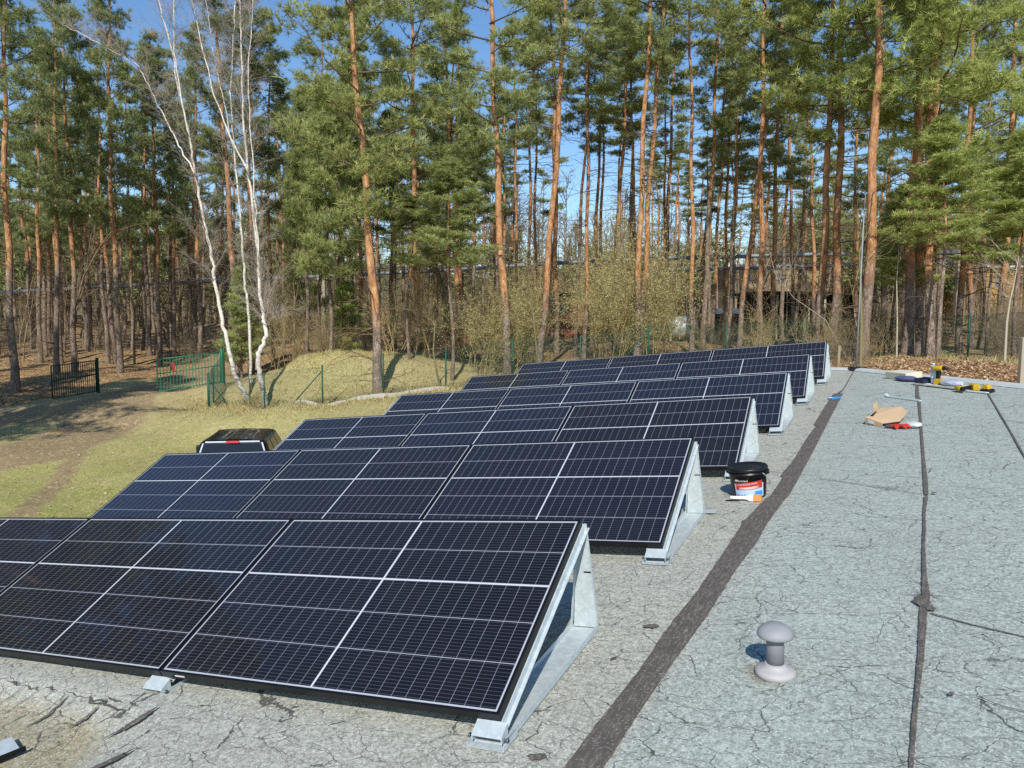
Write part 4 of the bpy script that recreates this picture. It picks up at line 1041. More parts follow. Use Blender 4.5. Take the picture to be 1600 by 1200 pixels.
def pine(loc, lean, h, dia, h0, proto, shade, label, group, rad=1., trans=.33, name='pine_tree', bend=.22):
    NTREE[0] += 1; sd = 900 + NTREE[0]*7
    t = thing(name, label, 'pine tree', Matrix.Translation(loc) @ RY(lean[0]) @ RX(-lean[1]), group)
    me, c = trunk_mesh(h, dia, sd, bend, trans); link('trunk', me, t)
    cms, bm_ = proto; Hp = 6. if proto in YOUNG else 10.
    a, b = c(h0), c(h*.97); sc = (h-h0)/Hp; rz = random.uniform(0, 2*PI)
    sh = Matrix.Identity(4); sh[0][2] = (b[0]-a[0])/(h-h0); sh[1][2] = (b[1]-a[1])/(h-h0)
    mw = T(a[0], a[1], h0) @ sh @ RZ(rz) @ Matrix.Diagonal((rad, rad, sc, 1))
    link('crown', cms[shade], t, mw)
    return t
def vert_px(p405):      # where a plumb trunk seen at p405 (y 405) would be at y 100
    return p405 + (p405-800)*.0227
def key_pine(p, ptop, Y, dia, h0, h, proto, shade, label, group=None, **kw):
    q = at(p, 405, Y); lean = math.atan((ptop - vert_px(p))/305)
    z = g1(q.x, Y); x = q.x - math.tan(lean)*(q.z - z)
    z = g1(x, Y)
    return pine(Vector((x, Y, z)), (lean, random.uniform(-.015, .015)), h, dia, h0, proto, shade, label, group, **kw)
KEY = [
 # p405, p100, Y, dia, crown base, height, proto, shade, label
 (17, 5, 36, .46, 10, 21, 0, 0, 'thick orange barked pine nearest the edge of the wood before the dark gate leaf'),
 (62, 58, 50, .38, 9, 21, 1, 0, 'orange topped pine behind the thick edge pine'),
 (75, 69, 52, .34, 9, 20, 3, 0, 'slim pine close beside an orange topped pine left of the dark gate leaf'),
 (90, 92, 42, .38, 10, 22, 2, 0, 'pine with pale flaking lower trunk standing behind the dark gate leaf'),
 (113, 104, 44, .40, 10, 21, 4, 0, 'orange pine rising over the middle of the dark gate leaf'),
 (140, 133, 60, .42, 8, 21, 1, 0, 'dark trunked pine deeper in the wood over the dark gate leaf'),
 (183, 173, 43, .42, 9, 22, 0, 0, 'dark straight pine just beyond the post of the dark gate leaf'),
 (205, 199, 55, .32, 9, 20, 3, 0, 'slim pine halfway between the two gate leaves'),
 (245, 236, 48, .38, 9, 20, 2, 0, 'orange pine with curved foot beyond the sunlit gate leaf'),
 (270, 262, 52, .34, 9, 20, 5, 0, 'grey stemmed pine straight above the red sign of the gate'),
 (309, 300, 50, .40, 10, 21, 1, 0, 'orange pine beside the birches over the sunlit gate leaf'),
 (363, 345, 40, .46, 12, 22, 2, 0, 'stout orange pine seen between the white birch stems'),
 (390, 384, 42, .42, 11, 21, 0, 0, 'grey footed pine directly behind the birch fork'),
 (424, 415, 45, .34, 10, 20, 4, 0, 'slender orange pine right of the birches'),
 (440, 432, 58, .3, 9, 19, 5, 0, 'thin dark pine next to the slender orange pine by the birches'),
 (577, 556, 29.5, .46, 8.2, 20, 2, 1, 'big bright orange pine standing just behind the fence by the grassy mound'),
 (563, 560, 42, .3, 9, 19, 3, 1, 'thin pine half hidden behind the big bright orange pine'),
 (548, 545, 52, .28, 9, 19, 5, 1, 'thin grey pine left of the big bright orange pine'),
 (612, 606, 48, .26, 9, 19, 5, 1, 'very thin pine right of the big bright orange pine'),
 (648, 636, 36, .38, 9.5, 20, 0, 1, 'grey brown straight pine behind the fence over the shaded hollow'),
 (682, 680, 55, .22, 11, 19, 5, 1, 'pole thin pine between the grey brown pine and the double pines'),
 (709, 693, 40, .36, 10, 20, 4, 1, 'orange pine forming a close pair behind the low spreading young pine'),
 (719, 711, 44, .30, 10, 19, 1, 1, 'slimmer partner in the close pair behind the low spreading young pine'),
 (783, 763, 31, .42, 10.5, 21, 2, 1, 'tall orange pine rising out of the brown scrub left of the brick shed'),
 (807, 797, 48, .28, 12, 20, 3, 1, 'slim pine with open sky on both sides right of the scrub pine'),
 (839, 836, 44, .26, 13, 20, 5, 1, 'dark slim pine close to the pale leaning pine'),
 (853, 874, 32, .38, 12.5, 21, 1, 1, 'pale orange pine leaning right in front of the brick shed'),
 (866, 858, 41, .38, 11, 21, 0, 1, 'dark pine crossing behind the pale leaning pine'),
 (914, 917, 36, .28, 11, 20, 3, 1, 'slim pine in the budding shrub right of the brick shed'),
 (932, 944, 43, .30, 10.5, 19, 4, 1, 'slim dark orange pine behind the slim pine in the budding shrub'),
 (962, 970, 50, .26, 12, 19, 5, 1, 'thin dark pine with many dead stubs above the budding shrub'),
 (985, 990, 42, .30, 11, 20, 5, 1, 'thin pine tight against the brightest tall pine'),
 (1000, 1010, 33, .36, 12.5, 22, 2, 1, 'brightest tall straight pine in the middle of the budding shrub'),
 (1010, 1031, 34, .34, 12, 21, 3, 1, 'pine with a forking stem leaning away from the brightest tall pine'),
 (1040, 1043, 50, .30, 10, 19, 1, 1, 'orange pine behind the right part of the budding shrub'),
 (1082, 1082, 37, .30, 12, 21, 4, 1, 'straight slim orange pine before the pale pipe column'),
 (1098, 1107, 52, .3, 8, 14, 5, 0, 'shorter dark trunked pine behind the pipe column'),
 (1117, 1126, 43, .26, 10, 19, 0, 1, 'slim pale pine beside the pipe column'),
 (1136, 1138, 45, .26, 10, 19, 3, 1, 'straight slim pine behind the fence between pipe column and crossing pines'),
 (1145, 1160, 47, .26, 9, 18, 5, 1, 'slightly leaning slim pine left of the crossing pines'),
 (1172, 1205, 36, .32, 12.5, 21, 5, 1, 'pine leaning across its straight neighbour above the back row'),
 (1191, 1196, 34, .34, 12, 21, 1, 1, 'straight half of the crossing pines above the back row'),
 (1212, 1222, 40, .34, 9.5, 20, 3, 1, 'pine with warm lower trunk right of the crossing pines'),
 (1238, 1237, 43, .26, 11, 20, 4, 1, 'slim straight orange pine before the dark open shed'),
 (1272, 1262, 48, .34, 10, 20, 5, 0, 'dark leaning pine before the dark open shed'),
 (1286, 1295, 31, .40, 10.5, 21, 0, 2, 'left one of two thick orange pines left of the lightning rod'),
 (1303, 1312, 31, .44, 10, 21, 2, 2, 'right one of two thick orange pines left of the lightning rod'),
 (1337, 1337, 45, .30, 9, 19, 3, 1, 'slim pine standing right behind the lightning rod'),
 (1357, 1370, 26, .46, 10, 21, 2, 2, 'very thick bright orange pine right of the lightning rod'),
 (1424, 1440, 27, .46, 9.5, 21, 0, 2, 'thick reddish pine with a bark scar above the tool board'),
 (1442, 1456, 27.5, .40, 9.5, 20, 4, 2, 'second stem close behind the thick reddish pine with a bark scar'),
 (1456, 1460, 25.5, .36, 8.5, 18, 1, 2, 'grey pine within the low green boughs behind the water bottle'),
 (1503, 1508, 33, .34, 9, 20, 2, 2, 'orange pine behind the green fence post on the leafy bank'),
 (1520, 1524, 38, .36, 9, 20, 0, 2, 'dark pine just right of the green fence post on the bank'),
 (1570, 1588, 34, .38, 9, 20, 3, 1, 'dark leaning pine by the white sapling'),
 (1592, 1600, 40, .36, 9, 20, 1, 1, 'pine at the far right above the pale corner stake'),
]
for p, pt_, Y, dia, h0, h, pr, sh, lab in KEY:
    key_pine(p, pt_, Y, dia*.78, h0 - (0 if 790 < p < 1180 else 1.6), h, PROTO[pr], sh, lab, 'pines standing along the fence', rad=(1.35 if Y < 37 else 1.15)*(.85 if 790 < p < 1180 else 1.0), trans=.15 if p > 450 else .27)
# low boughs: young pines between the tall ones
for p, Y, h, h0, pr, sh, rad, lab in [
   (515, 36, 12.5, 3.5, 0, 1, 1.25, 'bushy young pine with layered boughs left of the big bright orange pine'),
   (480, 46, 12, 2.5, 1, 0, 1.1, 'dim bushy pine behind the grassy mound'),
   (705, 31, 8.6, 4.4, 0, 1, 1.25, 'low spreading young pine with bright green dome crown above the fence'),
   (478, 40, 14, 6.5, 1, 1, 1.05, 'tall bushy young pine at the back of the mound left of the layered one'),
   (548, 40, 15, 8.0, 0, 1, 1.05, 'tall bushy young pine behind the big bright orange pine'),
   (610, 46, 14, 7.0, 1, 0, .95, 'dim bushy pine deep behind the fence right of the big bright orange pine'),
   (740, 38, 11.5, 7.0, 1, 1, .95, 'bushy young pine with crown between the close pair and the scrub pine'),
   (640, 33, 6.8, 4.9, 1, 1, .9, 'small pine bough crown hanging over the scrub left of the spreading young pine'),
   (540, 38, 3.9, .3, 1, 2, .7, 'small pale green pine bush on top of the grassy mound'),
   (375, 39, 5.4, .6, 0, 1, .8, 'small fluffy pine bush at the foot of the birches'),
   (1470, 24.5, 7.4, 3.6, 1, 2, 1.0, 'young pine with wide bright boughs behind the tools on the roof'),
   (1420, 28, 6.2, 2.6, 1, 2, .9, 'smaller young pine with thin boughs behind the cream block'),
   (1395, 30, 6.4, 3.4, 0, 2, .8, 'slight young pine beside the very thick bright orange pine'),
   (1545, 31, 7.2, 3.6, 1, 2, 1.1, 'young pine with drooping green boughs near the white sapling'),
   (1590, 26, 7.4, 4.0, 0, 2, 1.1, 'young bright pine above the pale corner stake')]:
    q = at(p, 490, Y); pine(Vector((q.x, Y, g1(q.x, Y))), (0, 0), h, .05+.012*h, h0, YOUNG[pr], sh, lab, 'young pines among the tall trunks', rad=rad, trans=.5)
# deeper pines that nobody could tell apart
def deep(n, p0, p1, Y0, Y1, shade, label, group, h0=(7, 11), hh=(17, 21), dia=(.24, .38), step=None):
    for i in range(n):
        p = p0 + (p1-p0)*(i+random.random())/n; Y = random.uniform(Y0, Y1); q = at(p, 480, Y)
        pine(Vector((q.x, Y, g1(q.x, Y))), (random.gauss(0, .02), random.gauss(0, .015)), random.uniform(*hh), random.uniform(*dia), random.uniform(*h0),
             random.choice(FAR), shade, label, group, trans=.38)
deep(26, -60, 470, 56, 84, 0, 'slim pine deep in the shady wood behind the gate', 'pines deep in the shady wood', (6, 10))
deep(12, -40, 330, 48, 60, 0, 'pine trunk in the dim wood between the two gate leaves and the pipe', 'pines in the dim wood by the gate', (8, 11))
deep(18, 470, 800, 50, 84, 0, 'slim pine far behind the fence left of the brick shed', 'pines far behind the fence', (8, 12), (16, 19))
deep(14, 1000, 1200, 56, 84, 0, 'distant thin pine behind the pipes above the back row of panels', 'distant pines behind the pipes', (9, 13), (14, 18), (.22, .3))
deep(24, 1190, 1640, 46, 80, 1, 'slim pine far behind the leafy bank and the dark shed', 'pines far behind the bank', (7, 11), (16, 20))
deep(19, 480, 1180, 38, 58, 1, 'slim airy pine in the middle distance behind scrub and budding shrubs', 'airy pines in the middle distance', (8, 12), (17, 20), (.2, .3))
deep(18, -620, -60, 42, 72, 0, 'slim pine of the wood continuing beyond the dark gate leaf', 'pines of the wood beyond the gate', (8, 11), (18, 21), (.26, .4))
deep(12, 1640, 2080, 32, 70, 1, 'slim pine of the wood continuing past the concrete corner stake', 'pines of the wood past the stake', (8, 11), (18, 21), (.26, .4))
# pines beside the lawn that shade the track
for x, y, h in ((-21, 14.5, 21), (-19.5, 16.5, 21.5), (-22.5, 17, 21), (-24.5, 14.5, 21), (-20.8, 19.2, 20), (-26, 18, 21), (-29, 15, 20), (-27, 22, 20), (-33, 20, 21), (-32, 26, 20)):
    pine(Vector((x, y, g1(x, y))), (0, 0), h, .4, 7.5, random.choice(PROTO), 0, 'tall pine beside the lawn casting shade on the track', 'pines beside the lawn', rad=1.5)

# bare shrubs, saplings, birches
def grow(rg, p, d, L, r, lvl, out, spread=.55, nseg=4, kids=4, grav=.03, maxl=3, wig=.14):
    q = p; dd = d/np.linalg.norm(d)
    for s in range(nseg):
        dd = dd + rg.normal(0, wig, 3) + np.array([0, 0, grav]); dd /= np.linalg.norm(dd); e = q + dd*L/nseg
        ra, rb = r*(1-.65*s/nseg), r*(1-.65*(s+1)/nseg); out.append((q, e, ra, rb, lvl))
        if lvl < maxl and (s > 0 or lvl > 0):
            for _ in range(kids if s < nseg-1 else kids):
                if rg.random() < .62:
                    sd = dd + rg.normal(0, spread, 3); sd[2] += .1
                    grow(rg, q + (e-q)*rg.random(), sd, L*rg.uniform(.32, .55), max(.0035, rb*.5), lvl+1, out, spread, max(2, nseg-1), max(2, kids-1), grav, maxl, wig*1.15)
        q = e
    return out
def shrub_proto(seed, stems=9, h=3., mats=None, spread=.35, bud=0, maxl=2, r=.016, kids=4):
    rg = np.random.default_rng(seed); out = []
    for i in range(stems):
        a = rg.uniform(0, 2*PI); t = abs(rg.normal(0, spread)); p = np.array([rg.normal(0, .25), rg.normal(0, .25), -.1])
        grow(rg, p, np.array([math.cos(a)*t, math.sin(a)*t, 1.]), h*rg.uniform(.6, 1.1), r*rg.uniform(.7, 1.3), 0, out, .6, 5, kids, .03, maxl)
    S = [np.array([o[i] for o in out]) for i in range(4)]
    me = seg_mesh('stems', S[0], S[1], S[2], S[3], [mats], 3); lm = None
    if bud:
        tip = [o for o in out if o[4] >= 1]; C = np.array([o[1] for o in tip]); C = np.concatenate([C + rg.normal(0, .05, C.shape) for _ in range(bud)])
        V = tufts(C, rg.normal(0, 1, C.shape), 2, .06, .036, rg)
        lm = mesh_np('buds', V, [np.arange(len(V)).reshape(-1, 3)], [M_bud], False, {'val': ('FACE', rg.random(len(V)//3))})
    return me, lm
M_bud = val_material('leaf_buds', ((0, rgb('8b8658')), (.6, rgb('b5af78')), (1, rgb('d6d09c'))), .7, .35)
SHR = [shrub_proto(301, 9, 3., M_twig), shrub_proto(302, 7, 3.4, M_twig, .25), shrub_proto(303, 11, 2.4, M_twigd, .6), shrub_proto(304, 8, 2.8, M_twigd, .45)]
BUD = [shrub_proto(311, 9, 4.6, M_twig, .3, 2, 2, .02), shrub_proto(312, 8, 4.0, M_twig, .42, 2, 2, .018)]
TREE = [shrub_proto(321, 1, 9., M_twigd, .05, 0, 3, .075, 4), shrub_proto(322, 1, 8., M_twig, .05, 0, 3, .06, 4), shrub_proto(323, 2, 7.5, M_twigd, .15, 0, 3, .05, 3)]
def shrub(p, Y, s, proto, label, group, name='bare_shrub', cat='shrub', sz=None):
    q = at(p, 500, Y); t = thing(name, label, cat, T(q.x, Y, g1(q.x, Y)) @ RZ(random.uniform(0, 6.28)) @ Matrix.Diagonal((s, s, sz or s, 1)), group)
    link('stems' if name != 'bare_tree' else 'trunk_and_twigs', proto[0], t)
    if proto[1]: link('buds', proto[1], t)
    return t
for p, Y, s in ((965, 33, 1.15), (1012, 35.5, 1.4), (1045, 36, 1.0), (930, 38, 1.15), (985, 38, 1.4)):
    shrub(p, Y, s, random.choice(BUD), 'tall yellowish budding shrub around the bright middle pines behind the fence', 'budding shrubs behind the fence', 'budding_shrub')
for p, Y, s in ((757, 31.5, .9), (800, 33, 1.0), (740, 34, .95), (820, 33.5, .9), (725, 36, .9), (770, 36, 1.1), (830, 37, 1.0)):
    shrub(p, Y, s, random.choice(SHR[:2] + BUD[1:]), 'brown bare shrub in the scrub around the tall orange pine left of the brick shed', 'bare shrubs in the brown scrub')
for i in range(9):
    shrub(random.uniform(560, 740), random.uniform(33, 44), random.uniform(.7, 1.2), random.choice(SHR), 'bare twiggy shrub in the hollow behind the fence posts', 'bare shrubs in the hollow')
for i in range(7):
    shrub(random.uniform(1080, 1340), random.uniform(32.5, 42), random.uniform(.5, .85), random.choice(SHR), 'low bare shrub behind the fence above the back row of panels', 'bare shrubs behind the back row')
for i in range(22):
    shrub(random.uniform(1340, 1640), random.uniform(24, 38), random.uniform(.5, .85), random.choice(SHR[2:]), 'tangled dark bare shrub behind the fence on the leafy bank', 'dark bare shrubs on the bank')
for p, Y, s in ((1310, 18, .45), (1328, 17, .4), (1360, 17.5, .35), (1275, 23, .45), (1180, 26, .4)):
    shrub(p, Y, s, random.choice(SHR), 'thin dry twigs on the near side of the fence beyond the back row', 'dry twigs beyond the back row', 'dry_twigs')
for i in range(12):
    shrub(random.uniform(430, 560), random.uniform(36, 50), random.uniform(.7, 1.3), random.choice(SHR), 'bare shrub behind the grassy mound', 'bare shrubs behind the mound')
for i in range(16):
    shrub(random.uniform(-20, 420), random.uniform(44, 62), random.uniform(.5, 1.0), random.choice(SHR[2:]), 'bare undergrowth shrub on the shady wood floor behind the gate', 'bare shrubs in the shady wood')
for i in range(13):
    shrub(random.uniform(-20, 430), random.uniform(44, 70), random.uniform(.8, 1.3), random.choice(TREE), 'thin bare deciduous tree in the shady wood behind the gate', 'bare trees in the shady wood', 'bare_tree', 'bare tree')
for i in range(12):
    shrub(random.uniform(430, 800), random.uniform(42, 70), random.uniform(.8, 1.2), random.choice(TREE), 'bare deciduous tree in the wood behind mound and scrub', 'bare trees behind the mound', 'bare_tree', 'bare tree')
for i in range(14):
    shrub(random.uniform(800, 1240), random.uniform(48, 78), random.uniform(.8, 1.2), random.choice(TREE), 'bare deciduous tree in the far wood behind the budding shrubs', 'bare trees behind the budding shrubs', 'bare_tree', 'bare tree')
for i in range(12):
    shrub(random.uniform(1240, 1640), random.uniform(36, 64), random.uniform(.7, 1.1), random.choice(TREE), 'bare deciduous tree among the pines behind the leafy bank', 'bare trees behind the bank', 'bare_tree', 'bare tree')
def sapling(name, px, Y, r, mat, label, seed, cat='sapling'):
    """stem through pixels at distance Y, with thin side twigs"""
    rg = np.random.default_rng(seed); P = [np.array(at(a, b, Y)) for a, b in px]; P[0][2] = g1(P[0][0], P[0][1])-.1; out = []
    for i, (a, b) in enumerate(zip(P, P[1:])):
        f0, f1 = 1-.75*i/(len(P)-1), 1-.75*(i+1)/(len(P)-1); out.append((a, b, r*f0, r*f1, 0))
        if i > len(P)*.3:
            for _ in range(4): grow(rg, a+(b-a)*rg.random(), np.array([rg.normal(0, .7), rg.normal(0, .7), .8]), rg.uniform(.5, 1.3), .008, 1, out, .5, 4, 3, .03, 2)
    S = [np.array([o[i] for o in out]) for i in range(4)]
    o = link(name, seg_mesh(name, S[0], S[1], S[2], S[3], [mat], 6)); return tag(o, label, cat)
M_sap = twig_material('olive_bark', '7b7552', '8a825c'); M_sapw = twig_material('pale_bark', 'b0a692', 'beb5a2')
sapling('sapling', [(1345, 570), (1346, 510), (1345, 450), (1343, 400), (1345, 360)], 16.5, .04, M_sap, 'slender olive barked sapling close beside the lightning rod', 41)
sapling('sapling', [(1571, 548), (1573, 505), (1578, 470), (1585, 440), (1592, 400)], 22, .04, M_sapw, 'crooked white sapling on the leafy bank behind the fence', 42)
sapling('sapling', [(1401, 560), (1402, 500), (1401, 440), (1405, 380)], 26, .03, M_sapw, 'thin pale sapling behind the fence right of the very thick pine', 43)
sapling('sapling', [(1426, 556), (1427, 500), (1428, 440), (1426, 370), (1428, 300)], 27, .075, M_sap, 'straight grey green sapling left of the grey pine in the boughs', 44)
sapling('sapling', [(842, 556), (836, 520), (832, 480), (826, 430)], 31, .05, M_sap, 'curved thin olive sapling before the pale leaning pine', 45)
sapling('sapling', [(690, 618), (683, 585), (677, 550), (680, 500)], 29.6, .06, M_sap, 'short pale forked stem behind the fence in the hollow', 46)
sapling('leaning_branch', [(1340, 527), (1290, 500), (1240, 465), (1205, 420)], 20, .012, M_sapw, 'long thin bare branch arching over the back row beside the lightning rod', 47, 'branch')

# birches
def birch_material():
    k = NT('birch_bark'); v = k.coord(); n = k.noise(k.mapping(v, (1, 1, 2.2)), 3.2, 5, .7); n2 = k.noise(k.mapping(v, (1, 1, 6)), 7, 3, .6)
    c = k.mix(k.ramp(n, ((.42, 0.), (.62, 1.))), rgb('c9c3b8'), rgb('e4ded4'))
    c = k.mix(k.ramp(n2, ((.60, 0.), (.66, 1.))), c, rgb('3a332d'))
    sx = k.n('ShaderNodeSeparateXYZ'); k.l(v, sx.inputs[0])
    c = k.mix(k.math('MULTIPLY', k.ramp(k.math('DIVIDE', sx.outputs[2], 6), ((.3, 1.), (.62, 0.))), k.ramp(n, ((.35, 1.), (.6, .15)))), c, rgb('554c43'))
    k.p(c, .75, 0, .3); return k.m
M_birch = birch_material(); M_btwig = twig_material('birch_twig', 'a0948a', 'b4a99e')
def birch(stems, label, seed, Y):
    rg = np.random.default_rng(seed); q0 = at(*stems[0][0][0], Y); t = thing('birch_tree', label, 'birch', T(q0.x, Y, 0), 'birches at the mound')
    tw = []; off = np.array([q0.x, Y, 0]); tb = MB()
    for px, r0, r1 in stems:
        P = [np.array(at(a, b, Y + .12*i)) - off for i, (a, b) in enumerate(px)]
        if px is stems[0][0]: P[0][2] = g1(q0.x, Y) - .15
        # extend above the picture
        d = P[-1]-P[-2]; P += [P[-1]+d*.9+np.array([.1, 0, 0]), P[-1]+d*1.7]
        n = len(P); F_ = []
        for i in range(n-1):
            for s in range(5): F_.append(P[i]+(P[i+1]-P[i])*s/5 + rg.normal(0, .02, 3))
        F_.append(P[-1]); m = len(F_); rad = [r0+(r1-r0)*(i/(m-1))**.8 for i in range(m)]
        tb.tube(F_, [v*.54 for v in rad], 8)
        for i in range(int(m*.30), m):
            for _ in range(2):
                side = rg.normal(0, 1, 3); side[2] = .5 + abs(side[2])*.5
                grow(rg, F_[i], side + np.array([0, 0, .4]), rg.uniform(.6, 2.0)*(1.1-.4*i/m), .009, 1, tw, .45, 5, 3, -.02, 3, .12)
    tb.build('trunk', M_birch, t)
    S = [np.array([o[i] for o in tw]) for i in range(4)]
    lo_ = seg_mesh('crown', S[0], S[1], S[2], S[3], [M_btwig], 3); link('crown', lo_, t); return t
birch([([(390,612), (366,584), (359,550), (347,500), (336,441), (331,400), (316,330), (304,270), (297,216), (280,142), (267,67), (246,0)], .20, .03),
       ([(304,270), (284,235), (267,202), (248,165), (236,142), (216,101), (172,78)], .07, .015), ([(297,216), (282,150), (272,80), (272,0)], .06, .02)],
      'white birch leaning left with two slanting upper stems at the mound', 51, 32.5)
birch([([(417,648), (406,587), (403,556), (410,540), (416,525), (414,508), (412,494), (406,456), (403,400), (396,340), (388,270), (381,202), (378,128), (376,50), (375,0)], .22, .035),
       ([(404,405), (400,330), (392,220), (388,100), (396,0)], .06, .015), ([(388,270), (360,215), (335,150), (318,80), (300,0)], .07, .02)],
      'white birch with crooked s shaped foot growing beside the fence', 52, 31)
birch([([(391,560), (389,494), (384,450), (380,405), (374,320), (366,236), (360,142), (364,67), (368,0)], .13, .03), ([(366,236), (350,160), (335,90), (322,0)], .05, .015)],
      'thin straight white birch behind the two bent birches', 53, 34.5)

# ------------------------------------------------------------------ far wood (one mass)
def far_wood():
    rg = np.random.default_rng(77); P0, P1, R0, R1 = [], [], [], []
    def tree(x, y, h, twigs):
        z = g1(x, y); top = np.array([x+rg.normal(0, .4), y, z+h]); b = np.array([x, y, z-.3]); P0.append(b); P1.append(top); R0.append(rg.uniform(.10, .2)); R1.append(.03)
        for _ in range(twigs):
            t = rg.uniform(.15, .98); p = b+(top-b)*t; d = rg.normal(0, 1, 3); d[2] = abs(d[2])+.3; d /= np.linalg.norm(d); L = h*rg.uniform(.10, .26)*(1.2-t*.7)
            e = p+d*L; P0.append(p); P1.append(e); R0.append(.045); R1.append(.018)
            for _ in range(3):
                q = p+(e-p)*rg.random(); d2 = d+rg.normal(0, .6, 3); f = q+d2*L*.45; P0.append(q); P1.append(f); R0.append(.025); R1.append(.012)
    for i in range(520):
        Y = rg.uniform(84, 135); p = rg.uniform(-120, 1720) if i < 400 else rg.choice([rg.uniform(-900, -120), rg.uniform(1720, 2300)]); q = at(p, 490, Y); tree(q.x, Y, rg.uniform(10, 18), 44)
    for i in range(500):
        Y = rg.uniform(62, 120); p = rg.uniform(-100, 1700); q = at(p, 490, Y); tree(q.x, Y, rg.uniform(1.5, 4.5), 14)
    o = link('far_wood', seg_mesh('far_wood', P0, P1, R0, R1, [twig_material('far_wood_bark', '85775a', '9a8a68')], 3)); tag(o, kind='stuff')
    C, D = [], []
    for i in range(300):
        Y = rg.uniform(88, 140); p = rg.choice([rg.uniform(-120, 480), rg.uniform(-120, 1720), rg.uniform(1180, 1720), rg.choice([rg.uniform(-900, -120), rg.uniform(1720, 2300)])]); q = at(p, 490, Y); z = g1(q.x, Y)
        h = rg.uniform(5, 12) if 480 < p < 1180 else rg.uniform(7, 17)
        n = 120; c = np.array([q.x, Y, z]) + np.stack([rg.normal(0, 1.5, n), rg.normal(0, 1.2, n), h*(.35+.65*rg.random(n))], 1); C.append(c); D.append(rg.normal(0, .5, (n, 3))+np.array([0, 0, .3]))
    C = np.concatenate(C); D = np.concatenate(D); V = tufts(C, D, 7, .9, .24, rg)
    o = link('far_evergreens', mesh_np('far_evergreens', V, [np.arange(len(V)).reshape(-1, 3)], [M_needles[0]], False, {'val': ('FACE', np.clip(rg.normal(.5, .2, len(V)//3), 0, 1))})); tag(o, kind='stuff')
far_wood()
# low far hills of woodland behind everything
def hills():
    rows = []
    for Y, hh in ((170, 0), (190, 9), (230, 14), (300, 16)):
        rows.append([(x, Y + 8*math.sin(x*.05), 3.5 + hh*(1+.16*math.sin(x*.09)+.1*math.sin(x*.31))) for x in np.arange(-260, 261, 6)])
    m = MB(); m.sheet(rows); tag(m.build('hills', simple('wooded_hill', '5d5a44', .95, 0, .4, .6)), kind='structure')
hills()

# ------------------------------------------------------------------ pipes, sheds, parked vans
M_pipe = simple('pipe_cladding', '868d94', .5, .3, .15, 2); M_colu = simple('column_concrete', 'a89e89', .9, 0, .15, 4)
def pipeline(name, label, pts, r, posts):
    t = thing(name, label, 'pipe'); P = [at(*p) for p in pts]; MB().tube(P, r, 12).build('pipe_run', M_pipe, t)
    bands = MB()
    for a, b in zip(P, P[1:]):
        n = max(1, int((b-a).length/6))
        for i in range(n):
            c = a.lerp(b, (i+.5)/n); d = (b-a).normalized(); MB_ = MB(); MB_.tube([c-d*.06, c+d*.06], r*1.12, 12).build('flange', M_coping, t)
    bands.bm.free()
    for px in posts:
        for a, b, pa, pb in zip(P, P[1:], pts, pts[1:]):
            if pa[0] <= px <= pb[0]:
                c = a.lerp(b, (px-pa[0])/(pb[0]-pa[0])); z = g1(c.x, c.y)
                MB().box((c.x-.16, c.y-.16, z-.3), (c.x+.16, c.y+.16, c.z-r-.12)).box((c.x-.45, c.y-.14, c.z-r-.12), (c.x+.45, c.y+.14, c.z-r+.01)).build('column', M_colu, t)
    return t
pipeline('heating_pipe', 'long grey overhead heating pipe running through the wood on pale columns', [(-40, 459, 66), (310, 440, 62), (520, 431, 60), (740, 420, 57), (850, 412, 55), (1060, 403, 53), (1340, 396, 53), (1660, 392, 53)], .14, [229, 505, 1101, 1500])
pipeline('lower_pipe', 'thinner pale pipe running below the heating pipe on the right', [(1030, 423, 56), (1200, 418, 55), (1400, 412, 55), (1660, 408, 55)], .11, [])
M_brick = simple('brick_wall', '8d5a44', .9, 0, .3, 20); M_dark = simple('dark_wood', '3d342b', .9, 0, .2, 5); M_pane = simple('window_pane', '5d6468', .2, 0, .2, 3)
def shed(name, label, cat, p0, p1, Y, ytop, depth, wallm, roofm_, windows, open_front=False):
    a = at(p0, ytop, Y); b = at(p1, ytop, Y); z = min(g1(a.x, Y), g1(b.x, Y)) - .3; top = a.z; t = thing(name, label, cat)
    if open_front:
        MB().box((a.x, Y+depth-.15, z), (b.x, Y+depth, top)).build('rear_wall', wallm, t); MB().box((a.x, Y, z), (a.x+.15, Y+depth-.15, top)).build('side_wall', wallm, t); MB().box((b.x-.15, Y, z), (b.x, Y+depth-.15, top)).build('side_wall', wallm, t)
        n = 6
        for i in range(1, n): x = a.x+(b.x-a.x)*i/n; MB().box((x-.07, Y, z), (x+.07, Y+.14, top)).build('post', M_colu, t)
        MB().box((a.x+.2, Y+.3, z), (b.x-.2, Y+.42, z+1.0)).build('rail', wallm, t)
    else: MB().box((a.x, Y, z), (b.x, Y+depth, top)).build('wall', wallm, t)
    MB().box((a.x-.3, Y-.4, top+.002), (b.x+.3, Y+depth+.3, top+.22)).build('roof', roofm_, t)
    for (u0, u1, v0, v1) in windows:
        x0, x1 = a.x+(b.x-a.x)*u0, a.x+(b.x-a.x)*u1; z0, z1 = top-v1, top-v0
        w = MB().box((x0-.07, Y-.05, z0-.07), (x1+.07, Y-.004, z1+.07)).build('window', M_colu, t); MB().box((x0, Y-.07, z0), ((x0+x1)/2-.03, Y-.052, z1)).build('pane', M_pane, w); MB().box(((x0+x1)/2+.03, Y-.07, z0), (x1, Y-.052, z1)).build('pane', M_pane, w)
shed('brick_shed', 'low red brick shed with framed window behind the budding shrubs', 'shed', 846, 985, 60, 462, 5, M_brick, M_dark, [(.12, .28, .35, 1.4), (.55, .72, .35, 1.4)])
